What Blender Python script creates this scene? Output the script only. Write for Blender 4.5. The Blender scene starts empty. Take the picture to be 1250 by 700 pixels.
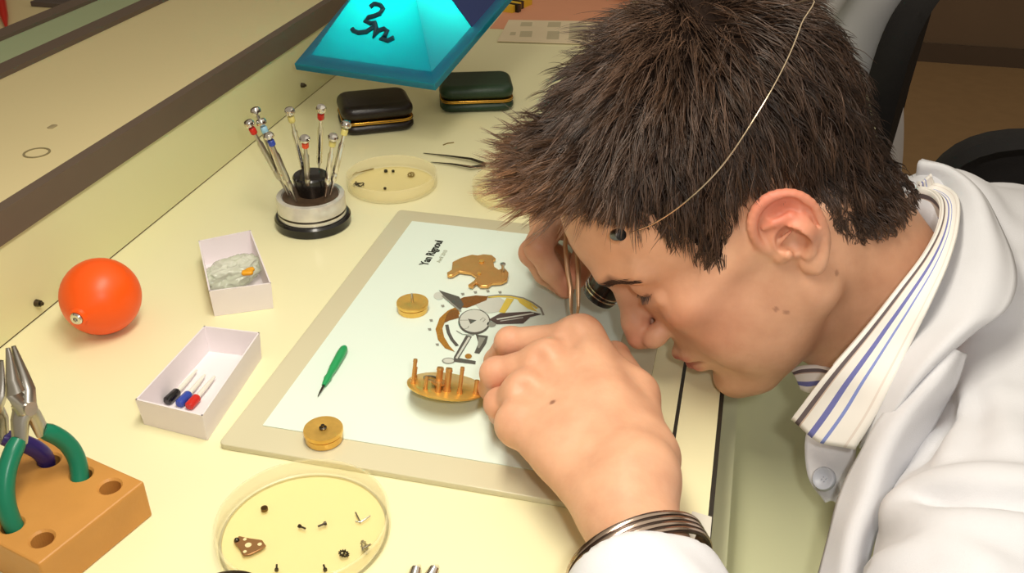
import bpy, bmesh, math, random
import numpy as np
from mathutils import Vector, Matrix, noise
random.seed(7); rng = np.random.default_rng(11)
SC = bpy.context.scene
COL = SC.collection
PI = math.pi

# ------------------------------------------------------------------ camera
CAMZ = 0.40
FPX = 1178.0
PITCH = math.atan((350 + 355) / FPX)
YAW = math.atan((960 - 625) * math.cos(PITCH) / FPX)
cam_d = bpy.data.cameras.new('camera'); cam = bpy.data.objects.new('camera', cam_d); COL.objects.link(cam)
cam_d.sensor_fit = 'HORIZONTAL'; cam_d.sensor_width = 36.0; cam_d.lens = FPX / 1250 * 36.0
cam_d.clip_start = 0.02; cam_d.clip_end = 60
cam.location = (0, 0, CAMZ); cam.rotation_euler = (PI / 2 - PITCH, 0, YAW)
SC.camera = cam
SC.view_settings.view_transform = 'Standard'; SC.view_settings.look = 'None'
SC.view_settings.gamma = 1; SC.view_settings.use_curve_mapping = False
SC.view_settings.exposure = 0.0

def ray(px, py):
    c = np.array([(px - 625) / FPX, 1.0, (350 - py) / FPX])
    cp, sp = math.cos(-PITCH), math.sin(-PITCH)
    d = np.array([c[0], c[1] * cp - c[2] * sp, c[1] * sp + c[2] * cp])
    cy, sy = math.cos(YAW), math.sin(YAW)
    return np.array([d[0] * cy - d[1] * sy, d[0] * sy + d[1] * cy, d[2]])
def P(px, py, z=0.0):                      # point of the place on the level z
    r = ray(px, py); t = (z - CAMZ) / r[2]
    return Vector((r[0] * t, r[1] * t, z))
def D(px, py, d):                          # point of the place at distance d
    r = ray(px, py) * d
    return Vector((r[0], r[1], r[2] + CAMZ))

# ------------------------------------------------------------------ materials
def lin(c):
    if max(c) > 1.001: c = tuple(v / 255 for v in c)
    return tuple((v / 12.92 if v <= .04045 else ((v + .055) / 1.055) ** 2.4) for v in c) + (1,)
MATS = {}
def mat(name, col, rough=.5, metal=0, var=.04, scale=30, bump=0, bscale=200, spec=.5, alpha=1, trans=0, emis=None, estr=0, sss=0, coat=0, col2=None, ior=1.45, detail=3):
    if name in MATS: return MATS[name]
    m = bpy.data.materials.new(name); m.use_nodes = True; nt = m.node_tree; b = nt.nodes['Principled BSDF']
    tc = nt.nodes.new('ShaderNodeTexCoord'); nz = nt.nodes.new('ShaderNodeTexNoise'); nz.inputs['Scale'].default_value = scale; nz.inputs['Detail'].default_value = detail
    nt.links.new(tc.outputs['Object'], nz.inputs['Vector'])
    mx = nt.nodes.new('ShaderNodeMix'); mx.data_type = 'RGBA'
    a = lin(col); c2 = lin(col2) if col2 else tuple(max(0, v * (1 - 2.2 * var)) for v in a[:3]) + (1,)
    mx.inputs[6].default_value = a; mx.inputs[7].default_value = c2
    nt.links.new(nz.outputs['Fac'], mx.inputs[0]); nt.links.new(mx.outputs[2], b.inputs['Base Color'])
    b.inputs['Roughness'].default_value = rough; b.inputs['Metallic'].default_value = metal
    b.inputs['Specular IOR Level'].default_value = spec; b.inputs['Alpha'].default_value = alpha
    b.inputs['Transmission Weight'].default_value = trans; b.inputs['IOR'].default_value = ior
    b.inputs['Coat Weight'].default_value = coat; b.inputs['Coat Roughness'].default_value = .08
    if sss:
        b.inputs['Subsurface Weight'].default_value = sss; b.inputs['Subsurface Radius'].default_value = (1, .35, .2); b.inputs['Subsurface Scale'].default_value = .006
    if emis: b.inputs['Emission Color'].default_value = lin(emis); b.inputs['Emission Strength'].default_value = estr
    if bump:
        n2 = nt.nodes.new('ShaderNodeTexNoise'); n2.inputs['Scale'].default_value = bscale; n2.inputs['Detail'].default_value = 4
        nt.links.new(tc.outputs['Object'], n2.inputs['Vector'])
        bp = nt.nodes.new('ShaderNodeBump'); bp.inputs['Strength'].default_value = bump; bp.inputs['Distance'].default_value = .002
        nt.links.new(n2.outputs['Fac'], bp.inputs['Height']); nt.links.new(bp.outputs['Normal'], b.inputs['Normal'])
    MATS[name] = m
    return m

cream = mat('cream laminate', (239, 234, 190), .28, var=.01, scale=6, spec=.45)
panelm = mat('cream panel', (224, 221, 172), .35, var=.02, scale=5)
shelfm = mat('shelf laminate', (226, 210, 160), .35, var=.03, scale=4)
brown = mat('brown edging', (104, 88, 74), .5, var=.05)
darkline = mat('dark joint and gap shadow', (48, 46, 40), .5)
traym = mat('green grey tray', (222, 224, 182), .45, var=.03, scale=8)
boardm = mat('translucent cutting board', (212, 205, 172), .22, var=.03, scale=10)
paperm = mat('blueish white paper', (226, 240, 226), .6, var=.01)
chrome = mat('chrome', (225, 222, 215), .15, metal=1, var=.05, scale=200)
steel = mat('steel', (196, 192, 182), .3, metal=1, var=.1, scale=150)
darksteel = mat('dark steel', (95, 88, 78), .35, metal=1, var=.15, scale=150)
brass = mat('brass', (252, 204, 104), .28, metal=.65, var=.12, scale=220)
brass2 = mat('polished rose brass', (240, 184, 108), .24, metal=.7, var=.12, scale=160)
blackp = mat('black plastic', (22, 20, 20), .25, var=.1, coat=.3)
blackf = mat('black fabric', (24, 21, 21), .8, var=.2, scale=80, bump=.3, bscale=900)
clearp = mat('clear plastic', (240, 238, 225), .08, var=.0, alpha=.42, spec=.8)
dishm = mat('petri plastic', (255, 244, 196), .15, var=.02, alpha=.26, spec=.6)
dishf = mat('petri plastic floor', (255, 232, 140), .2, var=.01, alpha=.32, spec=.5)
cardm = mat('white cardboard', (238, 230, 232), .6, var=.02)
orangem = mat('orange rubber', (250, 92, 18), .38, var=.03, scale=20)
woodm = mat('orange wood', (206, 146, 72), .42, var=.1, scale=40, bump=.1)
greenh = mat('green handle rubber', (20, 118, 88), .3, var=.05)
purpleh = mat('purple handle rubber', (58, 44, 112), .3, var=.05)
pinkm = mat('pink paper', (226, 158, 122), .6, var=.03)
whitep = mat('white plastic', (232, 228, 215), .35, var=.02)
leatherk = mat('black leatherette', (30, 20, 18), .3, var=.2, scale=300, bump=.15, bscale=700)
leatherg = mat('green leatherette', (36, 62, 42), .42, var=.2, scale=300, bump=.15, bscale=700)
gold = mat('gold metal', (226, 172, 70), .22, metal=1, var=.1, scale=100)
redm = mat('red plastic', (205, 40, 28), .3); bluem = mat('blue plastic', (52, 74, 168), .3)
orgm = mat('orange plastic', (235, 84, 40), .3); yelm = mat('pale yellow plastic', (226, 214, 130), .3); lbm = mat('light blue plastic', (150, 196, 220), .3)
greenp = mat('green plastic', (38, 158, 92), .3)
floorm = mat('brown carpet floor', (178, 144, 102), .85, var=.08, scale=20, bump=.2)
wallm = mat('dark brown wall', (138, 116, 94), .8, var=.06, scale=3)

# ------------------------------------------------------------------ mesh helpers
class MB:
    def __init__(s): s.v = []; s.f = []; s.m = []; s.cur = 0; s.uv = {}
    def add(s, vs, fs, mi=None):
        o = len(s.v); s.v += [tuple(v) for v in vs]; s.f += [tuple(i + o for i in f) for f in fs]; s.m += [s.cur if mi is None else mi] * len(fs); return s
    def box(s, c, size, rz=0, R=None, taper=1.0):
        sx, sy, sz = [a / 2 for a in size]; M = R if R is not None else Matrix.Rotation(rz, 3, 'Z')
        vs = []
        for z in (-sz, sz):
            t = taper if z > 0 else 1
            for x, y in ((-sx, -sy), (sx, -sy), (sx, sy), (-sx, sy)): vs.append(Vector(c) + M @ Vector((x * t, y * t, z)))
        return s.add(vs, [(3, 2, 1, 0), (4, 5, 6, 7), (0, 1, 5, 4), (1, 2, 6, 5), (2, 3, 7, 6), (3, 0, 4, 7)])
    def rbox(s, c, size, r, rz=0, n=4, rt=None, M=None):       # rounded box: rounded plan and eased top/bottom
        sx, sy, sz = [a / 2 for a in size]; rt = rt or min(r, sz); M = M or Matrix.Rotation(rz, 3, 'Z')
        rings = []
        for i in range(n + 1):
            a = PI / 2 * i / n; rings.append((-sz + rt * (1 - math.sin(a)), rt * (1 - math.cos(a)) if 0 else rt * (1 - math.sin(PI / 2 * i / n)) ))
        prof = [(-sz + rt * (1 - math.cos(PI / 2 * i / n)), rt * (1 - math.sin(PI / 2 * i / n))) for i in range(n + 1)]
        prof += [(sz - z0 - sz, ins) for z0, ins in []]
        prof = prof + [(-z0, ins) for z0, ins in reversed(prof)]
        vs = []; K = 4 * (n + 1)
        for z, ins in prof:
            rr = max(r - ins, 1e-5)
            for q, (cx, cy) in enumerate(((1, 1), (-1, 1), (-1, -1), (1, -1))):
                for i in range(n + 1):
                    a = PI / 2 * (q + i / n)
                    vs.append(Vector(c) + M @ Vector((cx * (sx - r) + rr * math.cos(a), cy * (sy - r) + rr * math.sin(a), z)))
        fs = [tuple(reversed(range(K))), tuple(range(K * (len(prof) - 1), K * len(prof)))]
        for j in range(len(prof) - 1):
            for i in range(K): fs.append((j * K + i, j * K + (i + 1) % K, (j + 1) * K + (i + 1) % K, (j + 1) * K + i))
        return s.add(vs, fs)
    def lathe(s, prof, c=(0, 0, 0), axis=None, n=40, cap=False, M=None):
        if M is None:
            M = Matrix.Identity(3) if axis is None else Vector(axis).normalized().to_track_quat('Z', 'Y').to_matrix()
        vs = []; 
        for r, z in prof:
            for i in range(n):
                a = 2 * PI * i / n; vs.append(Vector(c) + M @ Vector((r * math.cos(a), r * math.sin(a), z)))
        fs = []
        for j in range(len(prof) - 1):
            for i in range(n): fs.append((j * n + i, j * n + (i + 1) % n, (j + 1) * n + (i + 1) % n, (j + 1) * n + i))
        if cap:
            fs.append(tuple(reversed(range(n)))); fs.append(tuple(range((len(prof) - 1) * n, len(prof) * n)))
        return s.add(vs, fs)
    def cyl(s, a, b, r, r2=None, n=20):
        a = Vector(a); b = Vector(b); L = (b - a).length
        return s.lathe([(r, 0), (r if r2 is None else r2, L)], a, b - a, n, cap=True)
    def ball(s, c, r, sc=(1, 1, 1), n=20, M=None):
        M = M or Matrix.Identity(3); vs = []; m = n // 2
        for j in range(m + 1):
            t = PI * j / m
            for i in range(n):
                a = 2 * PI * i / n; vs.append(Vector(c) + M @ Vector((r * sc[0] * math.sin(t) * math.cos(a), r * sc[1] * math.sin(t) * math.sin(a), -r * sc[2] * math.cos(t))))
        fs = [(j * n + i, j * n + (i + 1) % n, (j + 1) * n + (i + 1) % n, (j + 1) * n + i) for j in range(m) for i in range(n)]
        return s.add(vs, fs)
    def tube(s, pts, rad, n=10, flat=None):
        pts = [Vector(p) for p in pts]; rs = rad if isinstance(rad, (list, tuple)) else [rad] * len(pts)
        up = Vector((0, 0, 1)); vs = []
        for i, p in enumerate(pts):
            t = (pts[min(i + 1, len(pts) - 1)] - pts[max(i - 1, 0)]).normalized()
            u = t.cross(up); u = u.normalized() if u.length > 1e-4 else t.cross(Vector((0, 1, 0))).normalized()
            w = u.cross(t)
            for k in range(n):
                a = 2 * PI * k / n; fu, fw = flat or (1, 1)
                vs.append(p + u * math.cos(a) * rs[i] * fu + w * math.sin(a) * rs[i] * fw)
        fs = [(j * n + i, j * n + (i + 1) % n, (j + 1) * n + (i + 1) % n, (j + 1) * n + i) for j in range(len(pts) - 1) for i in range(n)]
        fs += [tuple(reversed(range(n))), tuple(range((len(pts) - 1) * n, len(pts) * n))]
        return s.add(vs, fs)
    def prism(s, pts, z0, z1, mi=None):
        n = len(pts); A = sum(pts[i][0] * pts[(i + 1) % n][1] - pts[(i + 1) % n][0] * pts[i][1] for i in range(n))
        if A < 0: pts = list(reversed(pts))
        vs = [(p[0], p[1], z0) for p in pts] + [(p[0], p[1], z1) for p in pts]
        fs = [tuple(reversed(range(n))), tuple(range(n, 2 * n))] + [(i, (i + 1) % n, n + (i + 1) % n, n + i) for i in range(n)]
        return s.add(vs, fs, mi)
    def build(s, name, m, parent=None, smooth=True, bevel=0, origin=None, thick=0, sub=0, angle=35):
        me = bpy.data.meshes.new(name)
        vs = s.v
        if origin is None and parent is None and vs:
            a = np.array(vs); origin = Vector(((a[:, 0].min() + a[:, 0].max()) / 2, (a[:, 1].min() + a[:, 1].max()) / 2, a[:, 2].min()))
        o = bpy.data.objects.new(name, me)
        off = Vector(origin) if origin is not None else Vector((0, 0, 0))
        if parent is not None: off = Vector((0, 0, 0)); Mi = parent.get('_m'); base = Vector(parent['_o']) if '_o' in parent else Vector((0, 0, 0)); off = base
        me.from_pydata([tuple(Vector(v) - off) for v in vs], [], s.f)
        mats = m if isinstance(m, (list, tuple)) else [m]
        for x in mats: me.materials.append(x)
        if len(mats) > 1: me.polygons.foreach_set('material_index', s.m)
        bm = bmesh.new(); bm.from_mesh(me); bmesh.ops.remove_doubles(bm, verts=bm.verts, dist=1e-6); bmesh.ops.recalc_face_normals(bm, faces=bm.faces); bm.to_mesh(me); bm.free()
        COL.objects.link(o)
        if parent is not None: o.parent = parent; o['_o'] = tuple(off)
        else: o.location = off; o['_o'] = tuple(off)
        if smooth:
            me.polygons.foreach_set('use_smooth', [True] * len(me.polygons))
            try: me.set_sharp_from_angle(angle=math.radians(angle))
            except Exception: pass
        if thick: md = o.modifiers.new('t', 'SOLIDIFY'); md.thickness = thick; md.offset = 0
        if bevel: md = o.modifiers.new('b', 'BEVEL'); md.width = bevel; md.segments = 2; md.limit_method = 'ANGLE'
        if sub: md = o.modifiers.new('s', 'SUBSURF'); md.levels = sub; md.render_levels = sub
        return o
def empty(name, loc, label=None, cat=None, group=None):
    o = bpy.data.objects.new(name, None); COL.objects.link(o); o.location = loc; o['_o'] = tuple(loc); o.empty_display_size = .01
    if label: tag(o, label, cat, group)
    return o
def tag(o, label, cat, group=None):
    o['label'] = label; o['category'] = cat
    if group: o['group'] = group
    return o
def structure(o): o['kind'] = 'structure'; return o
def copy_tree(o, loc, rz=0, label=None):
    c = o.copy(); COL.objects.link(c); c.location = loc; c.rotation_euler = (0, 0, rz)
    if label: c['label'] = label
    for ch in list(o.children):
        d = ch.copy(); COL.objects.link(d); d.parent = c
        for g in list(ch.children):
            e = g.copy(); COL.objects.link(e); e.parent = d
    return c

# ------------------------------------------------------------------ room
FL = -0.90
structure(MB().box((.5, 2.0, FL - .03), (6.4, 7.2, .06)).build('floor', floorm, smooth=False))
structure(MB().box((.5, 4.42, FL + 1.35), (6.4, .1, 2.7)).build('wall_far', wallm, smooth=False))
structure(MB().box((3.65, 2.0, FL + 1.35), (.1, 4.9, 2.7)).build('wall_right', wallm, smooth=False))
structure(MB().box((-2.65, 2.0, FL + 1.35), (.1, 4.9, 2.7)).build('wall_left', wallm, smooth=False))
structure(MB().box((.5, 4.365, FL + .04), (6.2, .012, .08)).build('baseboard_far', brown, smooth=False))

# ------------------------------------------------------------------ bench
Y0, Y1 = -.15, 2.6; YM = (Y0 + Y1) / 2; YL = Y1 - Y0
bench = empty('workbench', (-.25, YM, FL), 'long cream workbench with a raised back shelf edged in brown', 'workbench')
MB().box((-.2572, YM, -.015), (.4856, YL, .03)).build('worktop', cream, bench, smooth=False)
MB().box((-.0135, YM, -.016), (.0024, YL, .030)).build('joint_strip', darkline, bench, smooth=False)
MB().box((.0004, YM, -.016), (.0248, YL, .031)).build('front_rail', cream, bench, smooth=False)
MB().box((.0143, YM, -.018), (.0028, YL, .033)).build('front_gap_shadow', darkline, bench, smooth=False)  # dark colour painted in for the shadow in the gap above the tray
rack = empty("back_rack", (-.6, YM, 0), "long raised back shelf edged in brown, running along the workbench", "shelf")
MB().box((-.508, YM, .038), (.016, YL, .074)).build("back_panel", panelm, rack, smooth=False)
MB().box((-.600, YM, .0825), (.19, YL, .021)).build('back_shelf', shelfm, rack, smooth=False)
MB().box((-.5025, YM, .0828), (.010, YL, .0235)).build('shelf_edging', brown, rack, smooth=False)
MB().box((-.705, YM, .086), (.022, YL, .024)).build('shelf_frame', brown, rack, smooth=False)
MB().box((-.787, YM, .086), (.022, YL, .024)).build('shelf_frame', brown, rack, smooth=False)
MB().box((-.746, YM, .090), (.060, YL, .008)).build('glass_strip', mat('green glass', (176, 190, 150), .15, var=.02), rack, smooth=False)
for yy in (Y0 + .05, Y1 - .05, 1.2):
    MB().box((-.30, yy, (FL - .1 + .07) / 2 - .015), (.40, .03, -FL - .10 + .07)).build('side_panel', panelm, bench, smooth=False)
# small bolts and marks
for (a, b) in ((44, 370), (368, 104)):
    r = ray(a, b); t = -.5 / r[0]; q = Vector((0, 0, CAMZ)) + Vector(r) * t
    MB().cyl(q + Vector((-.001, 0, 0)), q + Vector((.004, 0, 0)), .003, .0025).cyl(q + Vector((.003, 0, 0)), q + Vector((.006, 0, 0)), .0014).build('bolt', darksteel, rack)
q = P(45, 187, .093)
MB().lathe([(.0088, 0), (.0105, 0), (.0105, .0006), (.0088, .0006), (.0088, 0)], q, n=36).build('grommet_ring', mat('grommet', (140, 128, 92), .5), rack)
q = P(64, 155, .093); MB().rbox(q + Vector((0, 0, .0003)), (.006, .009, .0006), .002, n=2, rt=.0003).build('screw_plug', mat('plug', (165, 150, 112), .5), rack)
tray = MB(); tray.box((.100, .75, -.085), (.166, 1.7, .012)).box((.0225, .75, -.064), (.011, 1.7, .034)).build('pull_out_tray', traym, bench, smooth=False)
# the bench of the opposite row
ob = empty('workbench', (-1.2, YM, FL), 'cream worktop beyond the back shelf, at the top left corner', 'workbench')
MB().box((-1.16, YM, -.015), (.70, YL, .03)).build('worktop', shelfm, ob, smooth=False)
for yy in (Y0 + .05, Y1 - .05): MB().box((-1.16, yy, (FL - .03) / 2), (.66, .03, -FL - .03)).build('side_panel', panelm, ob, smooth=False)
# things on the opposite bench
q0, q1 = P(-6, -30, .01), P(8, 34, .004)
t = empty('marker_pen', q0, 'red pen on the opposite bench at the top left corner', 'pen')
MB().tube([q0 + (q1 - q0) * k for k in (0, .5, .8, 1)], [.008, .008, .006, .0015], 14).build('barrel', redm, t)
MB().tube([q0 + (q1 - q0) * k for k in (-.25, 0)], [.0085, .0085], 14).build('cap', blackp, t)
a, b = P(38, 8), P(82, 11); d = Vector((-.05, .09, 0))
n4 = [a, b, b + Vector((0, .16, 0)), a + Vector((0, .16, 0))]
t = tag(MB().prism([(v.x, v.y) for v in n4], .0, .008).build('tablet', [mat('dark slate case', (92, 82, 76), .4)], bevel=.001), 'flat dark grey case lying on the opposite bench', 'case')

# ------------------------------------------------------------------ board and sheet
bd = MB().rbox(((-.2905 - .0345) / 2, (.412 + .752) / 2, .0022), (.256, .340, .0044), .004, n=3, rt=.0007).build('desk_board', boardm)
tag(bd, 'large translucent beige cutting board lying on the worktop', 'board')
ZP = .0046
sheet = empty('printed_sheet', (-.166, .583, ZP), 'pale blue-white sheet with a drawing, lying on the board', 'sheet')
MB().box((-.166, .583, ZP + .0002), (.210, .297, .0004)).build('paper', paperm, sheet, smooth=False)
ZI = ZP + .0007
def text_mesh(body, size, loc, rz, m, name, parent, bold=0, cx=1.0):
    c = bpy.data.curves.new(name, 'FONT'); c.body = body; c.size = size; c.offset = bold; c.extrude = .0001; c.align_x = 'LEFT'
    o = bpy.data.objects.new(name, c); COL.objects.link(o); bpy.context.view_layer.update()
    me = bpy.data.meshes.new_from_object(o.evaluated_get(bpy.context.evaluated_depsgraph_get())); bpy.data.objects.remove(o)
    me.materials.clear(); me.materials.append(m)
    n = bpy.data.objects.new(name, me); COL.objects.link(n); n.parent = parent
    n.location = Vector(loc) - Vector(parent['_o']); n.rotation_euler = (0, 0, rz); n.scale = (cx, 1, 1); return n
ink = mat('black ink', (40, 42, 34), .6); ink2 = mat('grey ink', (188, 192, 172), .6)
text_mesh('Yan Rignoul', .0100, (-.2325, .657, ZI), PI / 2, ink, 'printed_name', sheet, .00025, .92)
text_mesh('Avril 2010', .0052, (-.2235, .664, ZI), PI / 2, ink2, 'printed_date', sheet, 0, 1)
def zp(a, b): return (510 + a / 4.665, 340 + b / 4.665)
dr = MB()
goldi = mat('gold ink', (196, 140, 48), .45, var=.3, scale=900); golddk = mat('bronze ink', (150, 98, 40), .45, var=.3, scale=900); yeli = mat('yellow ink', (224, 200, 84), .5)
greyi = mat('grey ink dark', (98, 96, 88), .5, var=.2, scale=900); lgi = mat('light grey ink', (206, 210, 198), .5); ghi = mat('mid grey ink', (150, 152, 140), .5, var=.1, scale=900); plum = mat('plum ink', (84, 70, 66), .5)
def poly(pts, mi, lv=0):
    w = [P(*zp(*p), ZI) for p in pts]; dr.prism([(v.x, v.y) for v in w], ZI + lv * .00006, ZI + .00008 + lv * .00006, mi)
def band(pts, w, mi, lv=0):
    W = [P(*zp(*p), ZI) for p in pts]
    L = []; R_ = []
    for i, p in enumerate(W):
        t_ = (W[min(i + 1, len(W) - 1)] - W[max(0, i - 1)]).normalized(); n_ = Vector((-t_.y, t_.x, 0)) * w / 2; L.append(p + n_); R_.append(p - n_)
    for i in range(len(W) - 1):
        dr.prism([(v.x, v.y) for v in (L[i], L[i + 1], R_[i + 1], R_[i])], ZI + lv * .00006, ZI + .00008 + lv * .00006, mi)
def ell(c, r, k=32): return [(c[0] + r[0] * math.cos(2 * PI * i / k), c[1] + r[1] * math.sin(2 * PI * i / k)) for i in range(k)]
poly([(225, 160), (170, 185), (125, 225), (101, 290), (115, 350), (155, 398), (212, 420), (180, 385), (150, 335), (140, 285), (160, 235), (200, 215), (240, 205)], 0, 0)
poly([(150, 255), (180, 240), (235, 225), (230, 180), (190, 178), (165, 205)], 1, 1)
poly([(205, 135), (260, 108), (330, 98), (400, 102), (392, 125), (330, 150), (280, 168), (240, 165)], 1, 1)
band([(395, 102), (460, 95), (530, 98), (600, 112), (655, 138), (700, 170), (716, 210)], .0016, 4, 0)
band([(400, 110), (460, 103), (530, 106), (600, 122), (640, 142), (680, 172)], .0022, 2, 0)
band([(165, 265), (175, 310), (195, 350), (225, 385)], .0025, 3, 1)
poly([(505, 112), (548, 118), (495, 200), (462, 192)], 2, 1)
poly([(560, 108), (640, 150), (680, 190), (630, 175), (580, 140)], 2, 1)
poly([(330, 150), (400, 110), (470, 112), (500, 130), (460, 190), (400, 200), (350, 175)], 5, 0)
poly(ell((322, 248), (92, 72)), 3, 1); poly(ell((322, 244), (84, 64)), 5, 2)
poly([(285, 232), (335, 240), (300, 262)], 3, 3); band([(355, 240), (372, 225), (385, 235), (370, 250)], .0007, 4, 3); band([(262, 290), (285, 285), (290, 272)], .0007, 4, 3)
band([(235, 240), (285, 240)], .0007, 4, 3); band([(220, 300), (255, 320), (320, 325)], .0008, 4, 3)
poly([(120, 68), (148, 78), (235, 105), (262, 150), (240, 188), (150, 105)], 3, 2); band([(140, 100), (245, 190)], .0016, 4, 3)
poly(ell((120, 100), (30, 22)), 5, 0)
poly([(405, 235), (470, 200), (640, 190), (705, 205), (640, 222), (600, 258), (450, 262)], 6, 2); band([(450, 235), (660, 200)], .0018, 5, 3); band([(470, 245), (600, 225)], .0008, 5, 3)
poly([(275, 325), (308, 332), (235, 455), (330, 472), (328, 490), (205, 475), (205, 450)], 3, 1); poly([(288, 335), (300, 338), (225, 460), (215, 455)], 5, 2)
poly([(330, 320), (400, 330), (390, 370), (350, 430), (322, 425), (345, 370)], 3, 1); poly([(345, 335), (385, 340), (350, 400), (340, 395)], 4, 2)
poly(ell((288, 445), (20, 14), 16), 0, 3); poly(ell((420, 262), (26, 16), 16), 4, 2); poly(ell((175, 470), (38, 18), 16), 4, 0); poly(ell((175, 470), (30, 13), 16), 5, 1)
for c in ((66, 291), (75, 240), (141, 158), (255, 90), (327, 80), (398, 74), (467, 80), (110, 378)): poly([(c[0] - 10, c[1] - 6), (c[0] + 9, c[1] - 7), (c[0] + 11, c[1] + 5), (c[0] - 3, c[1] + 7)], 4, 0)
dr.build('printed_movement_drawing', [goldi, golddk, yeli, greyi, ghi, lgi, plum], sheet, smooth=False)
ZT = ZP + .0005        # level of things lying on the sheet

# brass bridge plate
def zb(a, b): return (470 + a / 5.833, 240 + b / 5.833)
pts = [(440, 540), (475, 520), (480, 465), (540, 435), (620, 412), (660, 418), (700, 410), (760, 415), (790, 440), (768, 452), (780, 500), (810, 520), (850, 505), (880, 540), (870, 590), (830, 610), (760, 615), (735, 635), (680, 635), (650, 610), (620, 640), (590, 628), (630, 600), (655, 570), (610, 540), (530, 530), (480, 560), (445, 560)]
w = [P(*zb(*p), ZT + .004) for p in pts]
br = empty('bridge_plate', P(582, 332, ZT), 'shiny brass bridge plate with a notch, lying near the printed name', 'plate')
MB().prism([(v.x, v.y) for v in w], ZT + .0012, ZT + .004).build('plate', brass2, br, bevel=.0006)
q = P(614, 332, ZT + .004); MB().cyl(q, q + Vector((0, 0, .006)), .0012).lathe([(.0012, .006), (.0022, .0066), (.0022, .0076), (.0012, .008)], q, n=16, cap=True).build('pillar', steel, br)
q = P(588, 320, ZT + .004); MB().cyl(q + Vector((0, 0, -.001)), q + Vector((0, 0, .0012)), .0022).cyl(P(585, 335, ZT + .0035), P(585, 335, ZT + .0035) + Vector((0, 0, .0012)), .0016).build('screw_head', brass, br)
for a in ((553, 334), (590, 346), (604, 342)):
    q = P(*a, ZT); MB().cyl(q, q + Vector((0, 0, .0016)), .0016).build('foot', brass, br)

def barrel(px, py, r, h, label, pin):
    c = P(px, py, ZT); t = empty('mainspring_barrel', c, label, 'barrel', 'brass barrels on the sheet')
    MB().lathe([(0, 0), (r * .93, 0), (r * .95, .0006), (r * .95, h * .55), (r * .88, h * .57), (r * .88, h * .66), (r, h * .68), (r, h * .93), (r * .98, h), (r * .25, h), (r * .2, h * .97), (0, h * .97)], c, n=56).build('drum', brass, t)
    if pin == 'pin': MB().lathe([(.0012, 0), (.001, .004), (.0006, .0075), (0, .008)], c + Vector((0, 0, h * .95)), n=12).build('arbor', steel, t)
    else: MB().lathe([(.0007, 0), (.0022, 0), (.0024, .0012), (.0013, .0016), (.0012, .003), (0, .0032)], c + Vector((0, 0, h * .95)), n=14).build('arbor', darksteel, t)
barrel(504, 379, .0122, .0078, 'brass spring barrel with a tall thin steel pin on the sheet', 'pin')
barrel(396, 536, .0124, .0085, 'brass spring barrel with a short dark stub, near the board corner', 'stub')

# plate with pillars, tilted in the fingers
c = P(545, 472, ZT + .0105)
TR = Matrix.Rotation(math.radians(-19), 3, 'X') @ Matrix.Rotation(math.radians(3), 3, 'Y')
pt = empty('pillar_plate', c, 'round brass plate with upright pillars, tilted in the left fingers', 'plate')
MB().lathe([(0, -.0008), (.0255, -.0008), (.0262, -.0003), (.0262, .0005), (.0255, .0009), (0, .0009)], c, M=TR, n=64).build('plate', brass, pt)
for (x, y, r, h) in ((-.0205, -.009, .0013, .0175), (-.0095, -.0165, .0011, .010), (-.0045, -.004, .0022, .0135), (.0005, -.002, .0017, .0135), (.0035, -.011, .0020, .0165), (.012, -.011, .0013, .019), (.0215, -.006, .0015, .0105), (-.0235, .003, .0014, .008), (-.001, -.016, .0015, .008)):
    q = c + TR @ Vector((x, y, .0008)); e = c + TR @ Vector((x, y, h))
    MB().cyl(q, e, r).cyl(q, q + (e - q) * .15, r * 1.35).cyl(e - (e - q) * .12, e, r * 1.15, r).build('pillar', brass2, pt)
MB().lathe([(0, 0), (.0055, 0), (.0055, .0012), (0, .0012)], c + TR @ Vector((-.003, -.008, .004)), M=TR, n=30).build('gear_wheel', brass2, pt)
MB().lathe([(.0035, 0), (.0050, 0), (.0050, .0008), (.0035, .0008)], c + TR @ Vector((-.013, .006, .0009)), M=TR, n=24).build('jewel_ring', steel, pt)

# green oiler
a, b, e = P(421, 424, ZT + .003), P(395, 471, ZT + .002), P(388, 484, ZT + .0012)
t = empty('screwdriver', b, 'small green handled tool with a pointed tip on the sheet', 'tool')
dv = (b - a)
MB().tube([a, a + dv * .06, a + dv * .2, a + dv * .55, a + dv * .75, a + dv * .82, a + dv * .88, a + dv], [.0018, .003, .0034, .0030, .0022, .0026, .0022, .0014], 16).build('handle', greenp, t)
MB().tube([b, b + (e - b) * .6, e], [.0008, .0006, .0002], 10).build('tip', darksteel, t)

# ------------------------------------------------------------------ petri dishes
def dish(px, py, r, label, name_h=.013):
    c = P(px, py, 0); h = name_h
    m = MB(); m.lathe([(r - .003, 0), (r - .001, 0), (r, .001), (r, h), (r - .0012, h + .0004), (r - .0016, h), (r - .0018, .0022), (r - .003, .0015)], c, n=72)
    m.cur = 1; m.lathe([(r - .003, .0015), (0, .0015)], c, n=72)
    o = m.build('petri_dish', [dishm, dishf])
    tag(o, label, 'dish', 'plastic dishes of loose watch parts'); return c
dA = dish(372, 650, .0485, 'translucent round dish of tiny parts in front of the board, bottom of photo', .012)
dB = dish(479, 226, .0440, 'translucent round dish beside the screwdriver stand')
dC = dish(634, 236, .0450, 'empty translucent dish partly hidden under the spiky hair')
def tiny(name, mb, m, label, grp, cat='screw'): return tag(mb.build(name, m), label, cat, grp)
G = 'tiny loose parts in the near dish'
def screw(p, ang, L, r, label, grp):
    p = Vector(p); d = Vector((math.cos(ang), math.sin(ang), 0)); p = p + Vector((0, 0, r + .0001))
    m = MB().cyl(p, p + d * L * .75, r * .5, n=10).cyl(p - d * L * .25, p, r, n=14)
    return tiny('screw', m, darksteel, label, grp)
zf = .0018
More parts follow.
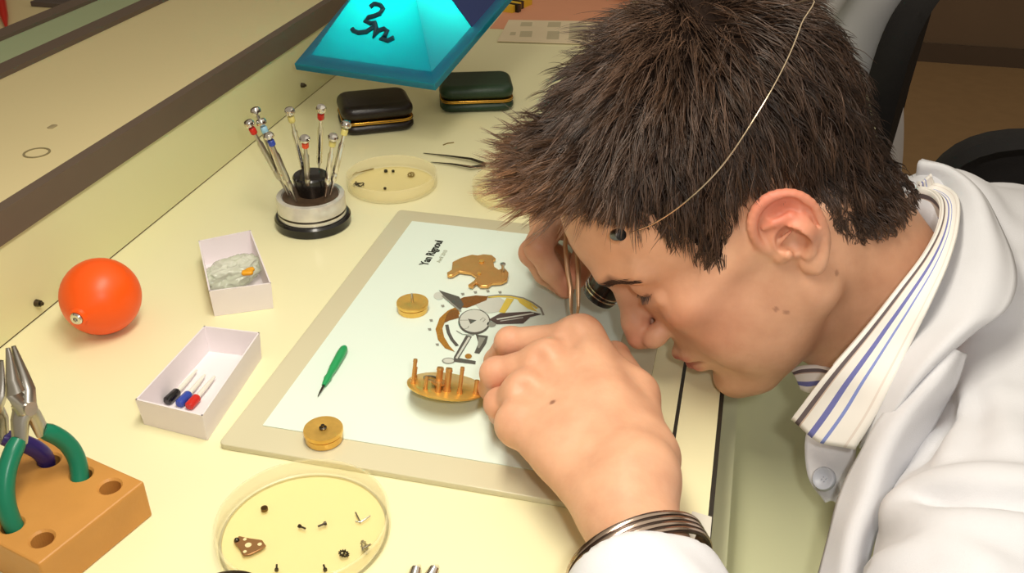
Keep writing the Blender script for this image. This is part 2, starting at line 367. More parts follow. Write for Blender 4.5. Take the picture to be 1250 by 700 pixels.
q = P(323, 623, zf); tiny('screw', MB().cyl(q, q + Vector((0, 0, .0018)), .0020).box(q + Vector((0, 0, .0019)), (.0036, .0006, .0004), .5), mat('aged brass', (120, 96, 60), .35, metal=1), 'round headed dark screw at the back left of the near dish', G)
screw(P(367, 645, zf), 2.9 + PI, .0048, .0011, 'small dark screw lying left of its twin in the near dish', G)
screw(P(396, 642, zf), .8 + PI, .0050, .0012, 'small dark screw lying right of its twin in the near dish', G)
screw(P(338, 697, zf), 2.0, .0042, .0011, 'dark screw at the bottom left edge of the photo in the near dish', G)
screw(P(397, 697, zf), 2.2, .0042, .0011, 'dark screw at the bottom edge of the photo, centre of the near dish', G)
m = MB(); a, b, c3 = P(434, 626, zf + .0005), P(440, 638, zf + .0005), P(452, 630, zf + .0005); m.tube([a, b], .0005, 8).tube([b + Vector((-.003, 0, 0)), b, c3], .0004, 8)
tiny('spring_wire', m, steel, 'thin bent wire spring at the right of the near dish', G, 'spring')
def gear(p, r, label, grp, tilt=(.3, .2, 1), m_=None):
    p = Vector(p) + Vector((0, 0, r * .35)); M = Vector(tilt).normalized().to_track_quat('Z', 'Y').to_matrix(); mb = MB()
    mb.lathe([(r * .55, -.0003), (r * .8, -.0003), (r * .8, .0003), (r * .55, .0003), (r * .55, -.0003)], p, M=M, n=24)
    for k in range(12):
        a_ = 2 * PI * k / 12; mb.box(p + M @ Vector((r * .9 * math.cos(a_), r * .9 * math.sin(a_), 0)), (r * .25, r * .16, .0006), R=M @ Matrix.Rotation(a_, 3, 'Z'))
    for k in range(3):
        a_ = 2 * PI * k / 3; mb.box(p + M @ Vector((r * .3 * math.cos(a_), r * .3 * math.sin(a_), 0)), (r * .6, r * .12, .0005), R=M @ Matrix.Rotation(a_, 3, 'Z'))
    mb.cyl(p + M @ Vector((0, 0, -r * .5)), p + M @ Vector((0, 0, r * .9)), r * .14, n=10)
    return tag(mb.build('gear_wheel', m_ or darksteel), label, 'gear', grp)
gear(P(420, 678, zf), .0030, 'small steel gear wheel at the front right of the near dish', G)
gear(P(446, 671, zf), .0042, 'larger spiky steel wheel nearest the right rim of the near dish', G, (.8, .3, .5), steel)
pts = [(285, 662), (292, 655), (300, 657), (320, 660), (325, 667), (318, 672), (305, 678), (297, 679), (293, 671)]
w = [P(x, y, zf + .001) for x, y in pts]
lp = empty('lever_plate', P(305, 667, zf), 'triangular bronze plate with round holes in the near dish', 'plate', G)
MB().prism([(v.x, v.y) for v in w], zf + .0004, zf + .0014).build('plate', mat('bronze', (176, 130, 82), .35, metal=.6, var=.1), lp, bevel=.0004)
for (x, y, r) in ((303, 666, .0018), (299, 659, .0010), (317, 665, .0012), (299, 674, .0010)):
    q = P(x, y, zf + .0015); MB().lathe([(0, 0), (r, 0), (r, .0002), (0, .0002)], q, n=18).build('hole', dishm if 0 else mat('pale hole disc', (238, 220, 165), .4), lp)  # flat pale discs stand for the holes
MB().ball(P(289, 660, zf + .0015), .0016, n=12).build('pivot', darksteel, lp)
G2 = 'tiny loose parts in the far dish'
m = MB(); a, b = P(433, 212, zf + .0006), P(456, 206, zf + .0006); m.tube([a, b], .0006, 8).tube([a + Vector((-.0005, -.004, 0)), a + Vector((.0005, .004, 0))], .0005, 8); tiny('stem', m, mat('dull brass', (150, 128, 70), .4, metal=.7), 'T-shaped winding stem in the dish beside the stand', G2, 'stem')
q = P(471, 210, zf); tiny('screw', MB().cyl(q, q + Vector((0, 0, .002)), .0019), blackp, 'left of two tiny black dots side by side in the far dish', G2)
q = P(480, 210, zf); tiny('screw', MB().cyl(q, q + Vector((0, 0, .0018)), .0015), blackp, 'right of two tiny black dots side by side in the far dish', G2)
q = P(470, 231, zf); tiny('screw', MB().cyl(q, q + Vector((0, 0, .0016)), .0014), darksteel, 'tiny screw alone at the front of the far dish', G2)
gear(P(502, 215, zf), .0038, 'thin ring wheel at the right of the far dish', G2, (.1, -.5, 1), mat('dull brass', (150, 128, 70)))
m = MB(); q = P(438, 226, zf + .001)
m.tube([q + Vector((.005 * math.cos(a_ * .9), .004 * math.sin(a_ * 1.3), .0005 * a_ % .002)) for a_ in range(0, 14)], .0005, 8); tiny('coil_spring', m, darksteel, 'small tangled dark spring at the left of the far dish', G2, 'spring')
q = P(543, 172, 0); tiny('screw', MB().tube([P(541, 177, .0006), P(546, 175, .0006), P(554, 174, .0006)], .0006, 8), mat('dull brass', (150, 128, 70)), 'tiny bent wire on the worktop behind the tweezers', 'loose bits on the worktop', 'wire')

# ------------------------------------------------------------------ screwdriver stand
c = P(383, 272, 0); c = Vector((c.x, c.y, 0))
st = empty('screwdriver_stand', c, 'round screwdriver stand with black foot and clear drum', 'stand')
MB().lathe([(0, 0), (.032, 0), (.0338, .0012), (.0340, .008), (.0325, .0098), (0, .0098)], c, n=56).build('foot', blackp, st)
MB().lathe([(0, .0098), (.0300, .0098), (.0305, .0105), (.0305, .027), (.0298, .0285), (.026, .0288), (.0255, .027), (0, .027)], c, n=56).build('drum', mat('clear silver acrylic', (232, 228, 214), .15, metal=.25, var=.15, scale=120, spec=.8), st)
MB().lathe([(.0305, .0135), (.0309, .0145), (.0305, .0155)], c, n=56).build('drum_groove', darksteel, st)
MB().lathe([(0, .027), (.0250, .027), (.0250, .0278), (0, .0278)], c, n=40).build('top_disc', mat('smoky disc', (120, 96, 74), .3, var=.3, scale=150, metal=.4), st)
MB().lathe([(0, .0278), (.0125, .0278), (.0130, .030), (.0155, .040), (.0158, .0445), (.0146, .0462), (.004, .0458), (0, .0456)], c + Vector((0, .004, 0)), n=36).build('centre_knob', blackp, st)
SD = [((311, 133), (352, 238), .105, None, 'far left screwdriver with a plain silver head, topmost of the left cluster', steel),
      ((303, 149), (350, 234), .100, redm, 'leftmost screwdriver, its collar dark red and green', steel),
      ((318, 147), (356, 240), .100, lbm, 'screwdriver with a pale blue collar in the left cluster', chrome),
      ((327, 164), (362, 246), .095, bluem, 'screwdriver with a dark blue collar', steel),
      ((353, 134), (374, 222), .106, yelm, 'screwdriver with a pale yellow collar, left of the red one', chrome),
      ((372, 168), (377, 240), .092, orgm, 'screwdriver with a wide orange collar at the front of the stand', steel),
      ((392, 131), (389, 215), .106, redm, 'screwdriver with a bright red collar at the back of the stand', chrome),
      ((407, 166), (397, 240), .092, yelm, 'short slim screwdriver with a cream collar, right of the orange one', chrome),
      ((423, 150), (403, 238), .098, yelm, 'rightmost screwdriver leaning outward, collar yellow', chrome)]
for (h_, b_, z_, cm, lab, bm_) in SD:
    top = P(*h_, z_); bot = P(*b_, .029); d = (top - bot); L = d.length; dn = d.normalized()
    t = empty('precision_screwdriver', bot, lab, 'screwdriver', 'screwdrivers in the stand')
    rb = .0026
    MB().lathe([(.0010, 0), (.0012, L * .16), (rb, L * .22), (rb, L * .30), (rb * .8, L * .32), (rb, L * .34), (rb, L * .70), (rb * .65, L * .74), (rb * .6, L * .82), (rb * .6, L * .93)], bot, dn, 14, cap=True).build('shaft', bm_, t)
    if cm: MB().lathe([(rb * .95, L * .84), (rb * 1.15, L * .85), (rb * 1.15, L * .91), (rb * .95, L * .92)], bot, dn, 16, cap=True).build('collar', cm, t)
    MB().lathe([(.0010, L * .92), (.0022, L * .93), (.0044, L * .955), (.0046, L * .985), (.0036, L * 1.01), (.0016, L * 1.02), (0, L * 1.02)], bot, dn, 18).build('swivel_head', chrome, t)

# ------------------------------------------------------------------ orange blower ball
c = P(123, 362, .0285); c.z = .0285
t = empty('rubber_blower', (c.x, c.y, 0), 'round orange rubber blower with a small metal valve', 'blower')
_o = Vector((0, 0, CAMZ)); _r = Vector(ray(97, 386)).normalized(); _b = (c - _o).dot(_r); ax = (_o + _r * (_b - math.sqrt(max(0, .0285 ** 2 - ((c - _o).length ** 2 - _b * _b)))) - c).normalized()
prof = []
R0 = .0285
for i in range(29):
    a_ = PI * i / 28; r = R0 * math.sin(a_); z = -R0 * math.cos(a_)
    if a_ > PI * .80: z += .0016 * ((a_ - PI * .80) / (PI * .2)) ** 1.5 * 2
    prof.append((max(r, 0.0004 if i == 28 else 0), z))
MB().lathe(prof, c, ax, 48).build('bulb', orangem, t)
MB().lathe([(.0075, R0 * .955), (.0062, R0 * 1.10), (.0048, R0 * 1.13), (.0048, R0 * 1.05)], c, ax, 30).build('neck', orangem, t)
MB().lathe([(.0044, R0 * 1.06), (.0046, R0 * 1.15), (.0036, R0 * 1.19), (.0018, R0 * 1.19), (.0016, R0 * 1.12), (0, R0 * 1.12)], c, ax, 24).build('valve', chrome, t)

# ------------------------------------------------------------------ card boxes
def card_box(cs, H, label, thick=.0011):
    T = [P(x, y, H) for x, y in cs]; cen = sum(T, Vector()) / 4; cen.z = 0
    t = empty('card_box', cen, label, 'box', 'open white card boxes')
    B = [Vector((v.x, v.y, .0006)) + (cen - Vector((v.x, v.y, 0))) * .035 for v in T]
    MB().prism([(v.x, v.y) for v in B], .0002, .0012).build('base', cardm, t, smooth=False)
    for i in range(4):
        a, b = T[i], T[(i + 1) % 4]; c_, d_ = B[(i + 1) % 4], B[i]
        n_ = ((b - a).cross(Vector((0, 0, 1)))).normalized(); n_ = n_ if n_.dot(cen - a) > 0 else -n_
        vs = [d_, c_, b, a]; vi = [v + n_ * thick for v in vs]
        MB().add(vs + vi, [(0, 1, 2, 3), (7, 6, 5, 4), (0, 4, 5, 1), (1, 5, 6, 2), (2, 6, 7, 3), (3, 7, 4, 0)]).build('side', cardm, t, smooth=False)
    return cen
c1 = card_box([(242, 294), (306, 281), (331, 346), (255, 356)], .0235, 'open white card box holding a crumpled plastic bag, behind the other box')
c2 = card_box([(249, 398), (317, 406), (247, 508), (165, 488)], .0215, 'open white card box holding three capped tools, nearest the board')
# plastic bag
bm = bmesh.new(); bmesh.ops.create_icosphere(bm, subdivisions=5, radius=1)
for v in bm.verts:
    n1 = noise.noise(v.co * 1.6 + Vector((3, 1, 2))); n2 = abs(noise.noise(v.co * 3.5)); f_ = 1 + .35 * n1 - .35 * n2
    v.co = Vector((v.co.x * .0155 * f_, v.co.y * .024 * f_, max(v.co.z, -.75) * .0125 * f_))
me = bpy.data.meshes.new('plastic_bag'); bm.to_mesh(me); bm.free(); o = bpy.data.objects.new('plastic_bag', me); COL.objects.link(o)
bagm = mat('crinkled film', (226, 234, 208), .12, var=.08, scale=60, alpha=.5, spec=.9); me.materials.append(bagm); o.location = c1 + Vector((0, -.001, .0125)); o.rotation_euler = (0, 0, -.45)
me.polygons.foreach_set('use_smooth', [True] * len(me.polygons)); tag(o, 'crumpled clear plastic bag in the rear card box', 'bag')
q = P(302, 333, .0245); tag(MB().rbox(q, (.009, .006, .0035), .002, rz=.4).rbox(q + Vector((-.001, .006, -.001)), (.007, .005, .003), .0018, rz=.9).build('foil_packet', mat('orange yellow foil', (240, 168, 30), .35)), 'small orange-yellow packet on the plastic bag', 'packet')
# capped tools
for (a, m1, b, cm, lab) in (((203, 491), (217, 478), (240, 452), blackp, 'capped tool with a black end, leftmost of three in the box'),
                             ((218, 494), (231, 481), (250, 458), bluem, 'capped tool with a blue end, middle of three in the box'),
                             ((230, 497), (241, 485), (262, 460), redm, 'capped tool with a red end, rightmost of three in the box')):
    A, M_, B_ = P(*a, .0045), P(*m1, .0045), P(*b, .0045)
    t = empty('capped_tool', A, lab, 'tool', 'capped tools in the card box')
    MB().tube([A, A + (M_ - A) * .1, A + (M_ - A) * .9, M_], [.0022, .0032, .0032, .0024], 14).build('cap', cm, t)
    MB().tube([M_, M_ + (B_ - M_) * .5, B_], [.0017, .0016, .0008], 12).build('shaft', whitep, t)

# ------------------------------------------------------------------ cases
def case(fl, fr, dep, h, m, label):
    A, B = P(*fl, 0), P(*fr, 0); u = (B - A); W = u.length; u.normalize(); v = Vector((-u.y, u.x, 0)); cen = (A + B) / 2 + v * dep / 2
    rz = math.atan2(u.y, u.x); t = empty('hinged_case', cen, label, 'case', 'small hinged cases')
    hb = h * .42
    MB().rbox(cen + Vector((0, 0, hb / 2)), (W, dep, hb), .014, rz, n=5, rt=hb * .6).build('base', m, t)
    MB().rbox(cen + Vector((0, 0, hb + .0012)), (W * .99, dep * .99, .0035), .0135, rz, n=5, rt=.0008).build('gold_rim', gold, t)
    MB().rbox(cen + Vector((0, 0, hb + .0024 + (h - hb) / 2)), (W, dep, h - hb), .014, rz, n=5, rt=(h - hb) * .49).build('lid', m, t)
    MB().rbox(cen + Vector((0, 0, hb + .0012)), (W * 1.0, dep * 1.0, .0006), .0138, rz, n=5, rt=.0002).build('seam', darkline, t)
case((420, 169), (508, 160), .064, .030, leatherk, 'black hinged case with a gold rim')
case((538, 140), (628, 137), .062, .029, leatherg, 'dark green hinged case with a gold rim')

# tweezers on the worktop
t = empty('tweezers', P(590, 200), 'dark steel tweezers lying on the worktop behind the dishes', 'tweezers')
e = P(592, 201, .003)
MB().tube([P(517, 187, .001), P(545, 190, .0025), P(575, 194, .004), e + Vector((0, .002, 0))], [.0005, .0013, .002, .0022], 10, flat=(1, .5)).build('arm', darksteel, t)
MB().tube([P(526, 198, .001), P(550, 200, .0025), P(575, 204, .004), e + Vector((0, -.002, 0))], [.0005, .0013, .002, .0022], 10, flat=(1, .5)).build('arm', darksteel, t)

# card, pink sheet, striped box far back
a = [P(607, 52), P(737, 56), P(740, 28), P(621, 26)]
cs = empty('printed_card', P(670, 40), 'white printed card lying in front of the pink sheet', 'card')
MB().prism([(v.x, v.y) for v in a], .0012, .0022).build('card', mat('ivory card', (232, 215, 180), .6), cs, smooth=False)
m = MB(); greyp = mat('grey print', (196, 184, 150), .6)
for (x0, y0, x1, y1) in ((622, 41, 629, 45), (634, 40, 649, 47), (635, 29, 649, 34), (667, 40, 682, 50), (668, 29, 684, 35), (694, 30, 715, 50)):
    w = [P(x0, y1), P(x1, y1), P(x1 + 1, y0), P(x0 + 1.5, y0)]; m.prism([(v.x, v.y) for v in w], .0022, .0023)
m.build('printed_marks', greyp, cs, smooth=False)
a = [P(598, 35), P(760, 42), P(775, -12), P(640, -16)]
tag(MB().prism([(v.x, v.y) for v in a], .0002, .0010).build('pink_sheet', pinkm, smooth=False), 'pink paper sheet lying behind the white card', 'paper')
a = P(624, 14, 0); t = empty('striped_box', a, 'small yellow and black striped box beside the blue lamp shade', 'box')
MB().box(a + Vector((.0, .02, .006)), (.030, .06, .012), rz=-.3).build('body', mat('yellow card', (226, 186, 50), .5), t, smooth=False)
for k in range(3): MB().box(a + Vector((.0 + .0055 * (k - 1) * 0, .0 + .02 * (k), .0062)), (.0304, .008, .0126), rz=-.3).build('stripe', blackp, t, smooth=False)

# ------------------------------------------------------------------ wooden block and pliers
HB = .026
A, R_, F_ = P(50, 532, HB), P(176, 588, HB), P(47, 690, HB); L4 = A + F_ - R_
cen = (A + L4 + F_ + R_) / 4; cen.z = 0
wb = MB(); vs = [Vector((v.x, v.y, 0.0)) for v in (A, L4, F_, R_)]; 
wbe = empty('tool_block', cen, 'orange-brown wooden block with round holes holding pliers', 'tool block')
wb.prism([(v.x, v.y) for v in vs], 0, HB); wo = wb.build('block', woodm, wbe, smooth=False)
cut = MB(); holes = [(134, 594), (51, 658), (99, 579), (60, 562), (14, 641)]
cut_obs = []
for hx, hy in holes:
    q = P(hx, hy, HB); cut.lathe([(.0058, -.019), (.0058, -.0012), (.0070, 0.0), (.0085, .0015), (.0085, .003)], q, n=28, cap=True)
co = cut.build('cutter', woodm, wbe, smooth=False)
md = wo.modifiers.new('bev', 'BEVEL'); md.width = .0012; md.segments = 2
md = wo.modifiers.new('cut', 'BOOLEAN'); md.object = co; md.operation = 'DIFFERENCE'; md.solver = 'EXACT'
bpy.context.view_layer.update(); dg = bpy.context.evaluated_depsgraph_get(); nm = bpy.data.meshes.new_from_object(wo.evaluated_get(dg)); wo.modifiers.clear(); wo.data = nm; bpy.data.objects.remove(co)
for hx, hy in holes[:2]:
    q = P(hx, hy, HB - .019); MB().lathe([(0, .0004), (.0056, .0004), (.0057, .002)], q, n=20).build('hole_floor', mat('dark bored wood', (140, 84, 44), .3), wbe)

def pliers(h1, h2, joint, tip, hm, label, jw=.0055, spread=None):
    t = empty('pliers', joint, label, 'pliers', 'pliers standing in the wooden block')
    d = (tip - joint); dn = d.normalized(); side = (h2 - h1); side = (side - dn * side.dot(dn)).normalized(); nrm = side.cross(dn)
    for s_, h in ((-1, h1), (1, h2)):
        k = joint - dn * .016 + side * s_ * .007
        m1 = k.lerp(h, .35) + side * s_ * .010; m2 = k.lerp(h, .75) + side * s_ * .007
        def bz(u): # smooth handle
            p = [k, m1, m2, h + (h - m2).normalized() * .010]; return (1 - u) ** 3 * p[0] + 3 * u * (1 - u) ** 2 * p[1] + 3 * u * u * (1 - u) * p[2] + u ** 3 * p[3]
        MB().tube([bz(u / 14) for u in range(15)], [.0042] + [.0050] * 12 + [.0048, .0036], 16).build('handle', hm, t)
        # forged half: shank, boss and jaw
        pts2 = [k - dn * .002, joint - dn * .006 + side * s_ * .004, joint + side * -s_ * .0005, joint + dn * .010 - side * s_ * .003, joint + dn * d.length * .5 - side * s_ * .0028, tip - side * s_ * .0016]
        MB().tube(pts2, [.0042, .0052, .0066, .0052, .0036, .0012], 12, flat=(1, .72)).build('jaw', steel, t)
    MB().cyl(joint - nrm * .0062, joint + nrm * .0062, .0038, n=24).build('rivet', chrome, t)
h1, h2 = P(14, 641, HB), P(99, 579, HB)
pliers(h1, h2, P(30, 498, .075), P(13, 424, .108), greenh, 'green handled long nosed pliers standing in the wooden block')
h3 = P(60, 562, HB); pliers(P(-46, 590, HB), h3, P(-10, 500, .068), P(-2, 440, .094), purpleh, 'purple handled pliers behind the green ones at the left edge')

# things cut by the bottom edge
q = P(274, 738, .020); q.z = 0
t = empty('metal_lid', q, 'dark shiny round metal lid cut by the bottom edge of the photo', 'lid')
MB().lathe([(.0225, 0), (.0235, .016), (.022, .020), (.0165, .0225), (0, .0232)], q, n=48).build('lid', mat('dark bronze metal', (92, 78, 66), .25, metal=.9, var=.2, scale=60), t)
MB().lathe([(.0232, .010), (.0240, .0115), (.0232, .013)], q, n=48).build('rim', steel, t)
t = empty('end_nippers', P(516, 715), 'two shiny steel jaw tips at the bottom edge of the photo', 'nippers')
for (x0, x1, s_) in ((503, 508, -1), (521, 530, 1)):
    MB().tube([P(x0 + 6, 740, .006), P(x0, 712, .014), P(x1, 696, .016), P(x1 + 4, 692, .013)], [.005, .0042, .0030, .0012], 12).build('jaw', chrome, t)

# ------------------------------------------------------------------ blue lamp shade
c0, c1_, c2_, c3_ = D(360, 78, 1.02), D(530, 103, .95), D(668, -52, 1.13), D(478, -64, 1.20)
u = (c1_ - c0); v = (c3_ - c0); nn = u.cross(v).normalized()
c2_ = c2_ - nn * (c2_ - c0).dot(nn)
if nn.z < 0: nn = -nn
cenl = (c0 + c1_ + c2_ + c3_) / 4
lamp = empty('bench_lamp', cenl, 'blue translucent shade with a number on it, lit from inside, hanging over the cases', 'lamp')
bluet = bpy.data.materials.new('blue translucent acrylic'); bluet.use_nodes = True; nt = bluet.node_tree; nt.nodes.clear()
outn = nt.nodes.new('ShaderNodeOutputMaterial'); pb = nt.nodes.new('ShaderNodeBsdfPrincipled'); tl = nt.nodes.new('ShaderNodeBsdfTranslucent'); ms = nt.nodes.new('ShaderNodeMixShader')
tcn = nt.nodes.new('ShaderNodeTexCoord'); nzn = nt.nodes.new('ShaderNodeTexNoise'); nzn.inputs['Scale'].default_value = 12; nt.links.new(tcn.outputs['Object'], nzn.inputs['Vector'])
mxn = nt.nodes.new('ShaderNodeMix'); mxn.data_type = 'RGBA'; mxn.inputs[6].default_value = (.003, .15, .38, 1); mxn.inputs[7].default_value = (.003, .13, .34, 1); nt.links.new(nzn.outputs['Fac'], mxn.inputs[0])
nt.links.new(mxn.outputs[2], pb.inputs['Base Color']); pb.inputs['Roughness'].default_value = .15; pb.inputs['Coat Weight'].default_value = .5
tl.inputs['Color'].default_value = (.0, .74, .66, 1); ms.inputs[0].default_value = .55
nt.links.new(pb.outputs[0], ms.inputs[1]); nt.links.new(tl.outputs[0], ms.inputs[2]); nt.links.new(ms.outputs[0], outn.inputs[0])
rimi = [cenl + (q - cenl) * .87 for q in (c0, c1_, c2_, c3_)]
topi = [cenl + (q - cenl) * .34 + nn * .055 for q in (c0, c1_, c2_, c3_)]
m = MB(); O = [c0, c1_, c2_, c3_]; RH = .007
lo = [q - nn * RH for q in O]; ri = [q + nn * .001 for q in rimi]
m.add(O + lo + ri, [f for i in range(4) for f in ((i, (i + 1) % 4, 8 + (i + 1) % 4, 8 + i), (4 + i, 4 + (i + 1) % 4, (i + 1) % 4, i))])
m.build('rim', bluet, lamp, smooth=False, thick=.0015, bevel=.0015)
m = MB(); m.add(ri + topi, [(i, (i + 1) % 4, 4 + (i + 1) % 4, 4 + i) for i in range(4)] + [(4, 5, 6, 7)])
m.build('shade', bluet, lamp, smooth=False, thick=.0012)
bulb = cenl + nn * .022
MB().ball(bulb, .018, n=24).build('bulb', mat('lit bulb', (255, 255, 250), .3, emis=(255, 255, 245), estr=110), lamp)
m = MB(); m.add([q - nn * .002 + (cenl - q) * .05 for q in O], [(0, 1, 2, 3)]); m.build('added_light_stop', mat('white reflector', (235, 235, 235), .5), lamp, smooth=False, thick=.002)  # opaque plate added under the shade to keep the bulb's light inside
blackarm = [cenl + nn * .056, cenl + nn * .10, Vector((-.47, cenl.y + .12, .20)), Vector((-.49, cenl.y + .14, .10))]
MB().tube(blackarm, .006, 12).build('arm', blackp, lamp)
MB().lathe([(.0, 0), (.02, 0), (.022, .012), (.022, .04), (.018, .05), (0, .05)], cenl + nn * .054, nn, 28).build('socket', blackp, lamp)
# hand-written number on the front face (front face: corners ri[0], ri[1], topi[1], topi[0])
def onface(a, b):   # ray against the front face plane
    r = Vector(ray(a, b)); p0 = ri[0]; nf = (ri[1] - ri[0]).cross(topi[0] - ri[0]).normalized(); o_ = Vector((0, 0, CAMZ))
    t_ = (p0 - o_).dot(nf) / r.dot(nf); q = o_ + r * t_; return q - nf * .0012 * (1 if nf.dot(r) > 0 else -1)
pen = mat('marker ink', (14, 60, 76), .5)
def z7(a, b): return (340 + a / 4.167, b / 4.167)
m = MB()
for st_ in ([(470, 38), (490, 22), (520, 28), (535, 48), (520, 72), (490, 85), (460, 92), (445, 110), (470, 122), (492, 118), (488, 140), (450, 165), (410, 170), (385, 160), (378, 150)], [(492, 120), (500, 150), (490, 190), (510, 160), (540, 150), (556, 160), (545, 185), (525, 200), (560, 210), (590, 195)]):
    m.tube([onface(*z7(*p)) for p in st_], .0026, 10)
m.build('written_number', pen, lamp)
def onplane(a, b, A_, B_, C_, off=.0012):
    r = Vector(ray(a, b)); nf = (B_ - A_).cross(C_ - A_).normalized(); o_ = Vector((0, 0, CAMZ)); t_ = (A_ - o_).dot(nf) / r.dot(nf); return o_ + r * t_ - nf * off * (1 if nf.dot(r) > 0 else -1)
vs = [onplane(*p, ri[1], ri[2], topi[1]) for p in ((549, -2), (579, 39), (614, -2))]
m = MB(); m.add(vs, [(0, 1, 2)]); m.build('dark_triangle', mat('navy triangle', (22, 42, 96), .4), lamp, smooth=False, thick=.0008)  # dark navy triangle drawn on the right face of the shade
# white bottle near the wall behind the shade
q = P(397, 44, 0); t = empty('bottle', q, 'small white bottle with black cap standing by the back panel', 'bottle')
MB().lathe([(0, 0), (.012, 0), (.013, .002), (.013, .035), (.008, .042), (.0, .042)], q, n=30).build('body', whitep, t)
MB().lathe([(.008, .042), (.009, .043), (.009, .058), (0, .058)], q, n=24).build('cap', blackp, t)
# folded clear film at the front rail
a = [P(845, 625, .001), P(869, 632, .001), P(862, 712, .001), P(820, 712, .001)]
tag(MB().prism([(v.x, v.y) for v in a], .0006, .0014).build('paper_slip', mat('pale slip', (222, 220, 206), .4), smooth=False), 'pale slip of paper on the bench edge under the wrist', 'paper')
# ------------------------------------------------------------------ modelling surfaces as smooth unions
f32 = np.float32
def smin(a, b, k):
    h = np.maximum(k - np.abs(a - b), 0) / k
    return np.minimum(a, b) - h * h * k * .25
def smax(a, b, k): return -smin(-a, -b, k)
def sph(p, c, r): return np.sqrt(((p - np.array(c, f32)) ** 2).sum(1)) - r
def ell3(p, c, r, M=None):
    q = p - np.array(c, f32)
    if M is not None: q = q @ np.array(M, f32)
    r = np.array(r, f32); k0 = np.sqrt(((q / r) ** 2).sum(1)); k1 = np.sqrt(((q / (r * r)) ** 2).sum(1)) + 1e-9
    return k0 * (k0 - 1) / k1
def cone(p, a, b, ra, rb):
    a = np.array(a, f32); b = np.array(b, f32); ba = b - a; L2 = float(ba @ ba)
    t = np.clip(((p - a) @ ba) / L2, 0, 1)
    return np.sqrt(((p - a - t[:, None] * ba) ** 2).sum(1)) - (ra + (rb - ra) * t)
def chain(p, pts, rs, k):
    d = None
    for i in range(len(pts) - 1):
        e = cone(p, pts[i], pts[i + 1], rs[i], rs[i + 1]); d = e if d is None else smin(d, e, k)
    return d
def cr(pts, n=5):
    a = np.array([list(v) for v in pts], float); a = np.vstack([2 * a[0] - a[1], a, 2 * a[-1] - a[-2]]); out = []
    for i in range(1, len(a) - 2):
        for k in range(n):
            t = k / n; out.append(.5 * ((2 * a[i]) + (-a[i - 1] + a[i + 1]) * t + (2 * a[i - 1] - 5 * a[i] + 4 * a[i + 1] - a[i + 2]) * t * t + (-a[i - 1] + 3 * a[i] - 3 * a[i + 1] + a[i + 2]) * t ** 3))
    out.append(a[-2]); return np.array(out)
def sdf_mesh(f, lo, hi, vox, newton=2):
    lo = np.array(lo, float); n = np.ceil((np.array(hi, float) - lo) / vox).astype(int) + 1
    B = 6; nb = np.ceil(n / B).astype(int); n = nb * B
    def gp(I): return (lo + I * vox).astype(f32)
    bi = np.stack(np.meshgrid(*[np.arange(k) for k in nb], indexing='ij'), -1).reshape(-1, 3)
    fc = f(gp(bi * B + B / 2 - .5))
    act = np.abs(fc) < vox * B * 1.25
    F = np.where(fc > 0, 1., -1.).astype(f32).reshape(nb); F = F.repeat(B, 0).repeat(B, 1).repeat(B, 2)
    loc = np.stack(np.meshgrid(*[np.arange(B)] * 3, indexing='ij'), -1).reshape(-1, 3)
    A = bi[act] * B
    for s in range(0, len(A), 1500):
        I = (A[s:s + 1500, None, :] + loc[None]).reshape(-1, 3)
        F[I[:, 0], I[:, 1], I[:, 2]] = f(gp(I))
    S = F < 0
    cnt = np.zeros(np.array(S.shape) - 1, np.int8); acc = np.zeros(tuple(np.array(S.shape) - 1) + (3,), f32)
    sl = lambda o: tuple(slice(o[i], S.shape[i] - 1 + o[i]) for i in range(3))
    corners = [(a, b, c) for a in (0, 1) for b in (0, 1) for c in (0, 1)]
    for a in corners:
        for ax in range(3):
            if a[ax] == 0:
                b = list(a); b[ax] = 1
                Fa = F[sl(a)]; Fb = F[sl(b)]; cr = (S[sl(a)] != S[sl(b)])
                t = np.where(cr, Fa / np.where(cr, Fa - Fb, 1), 0)
                cnt += cr
                for j in range(3): acc[..., j] += np.where(cr, (t if j == ax else a[j]), 0)
    m = cnt > 0; idx = -np.ones(m.shape, np.int64); idx[m] = np.arange(m.sum())
    cells = np.argwhere(m); V = lo + (cells + acc[m] / cnt[m][:, None]) * vox
    Q = []
    for ax in range(3):
        o1, o2 = [(1, 2), (2, 0), (0, 1)][ax]
        a = [slice(1, -1)] * 3; a[ax] = slice(0, -1); b = list(a); b[ax] = slice(1, None)
        Sa = S[tuple(a)]; Sb = S[tuple(b)]; E = np.argwhere(Sa != Sb); flip = Sa[tuple(E.T)]
        base = E + np.array([0 if i == ax else 1 for i in range(3)])
        def cid(d1, d2):
            c = base.copy(); c[:, o1] += d1; c[:, o2] += d2
            return idx[c[:, 0], c[:, 1], c[:, 2]]
        q = np.stack([cid(-1, -1), cid(0, -1), cid(0, 0), cid(-1, 0)], 1)
        q[~flip] = q[~flip][:, ::-1]; Q.append(q[(q >= 0).all(1)])
    Q = np.concatenate(Q); V = V.astype(f32)
    e = vox * .5
    for _ in range(newton):
        d = f(V); g = np.stack([f(V + np.array(v, f32) * e) - f(V - np.array(v, f32) * e) for v in np.eye(3)], 1) / (2 * e)
        g2 = np.maximum((g ** 2).sum(1), .2); st = np.clip(d / g2, -vox, vox); V = V - (g * st[:, None]).astype(f32)
    return V, Q
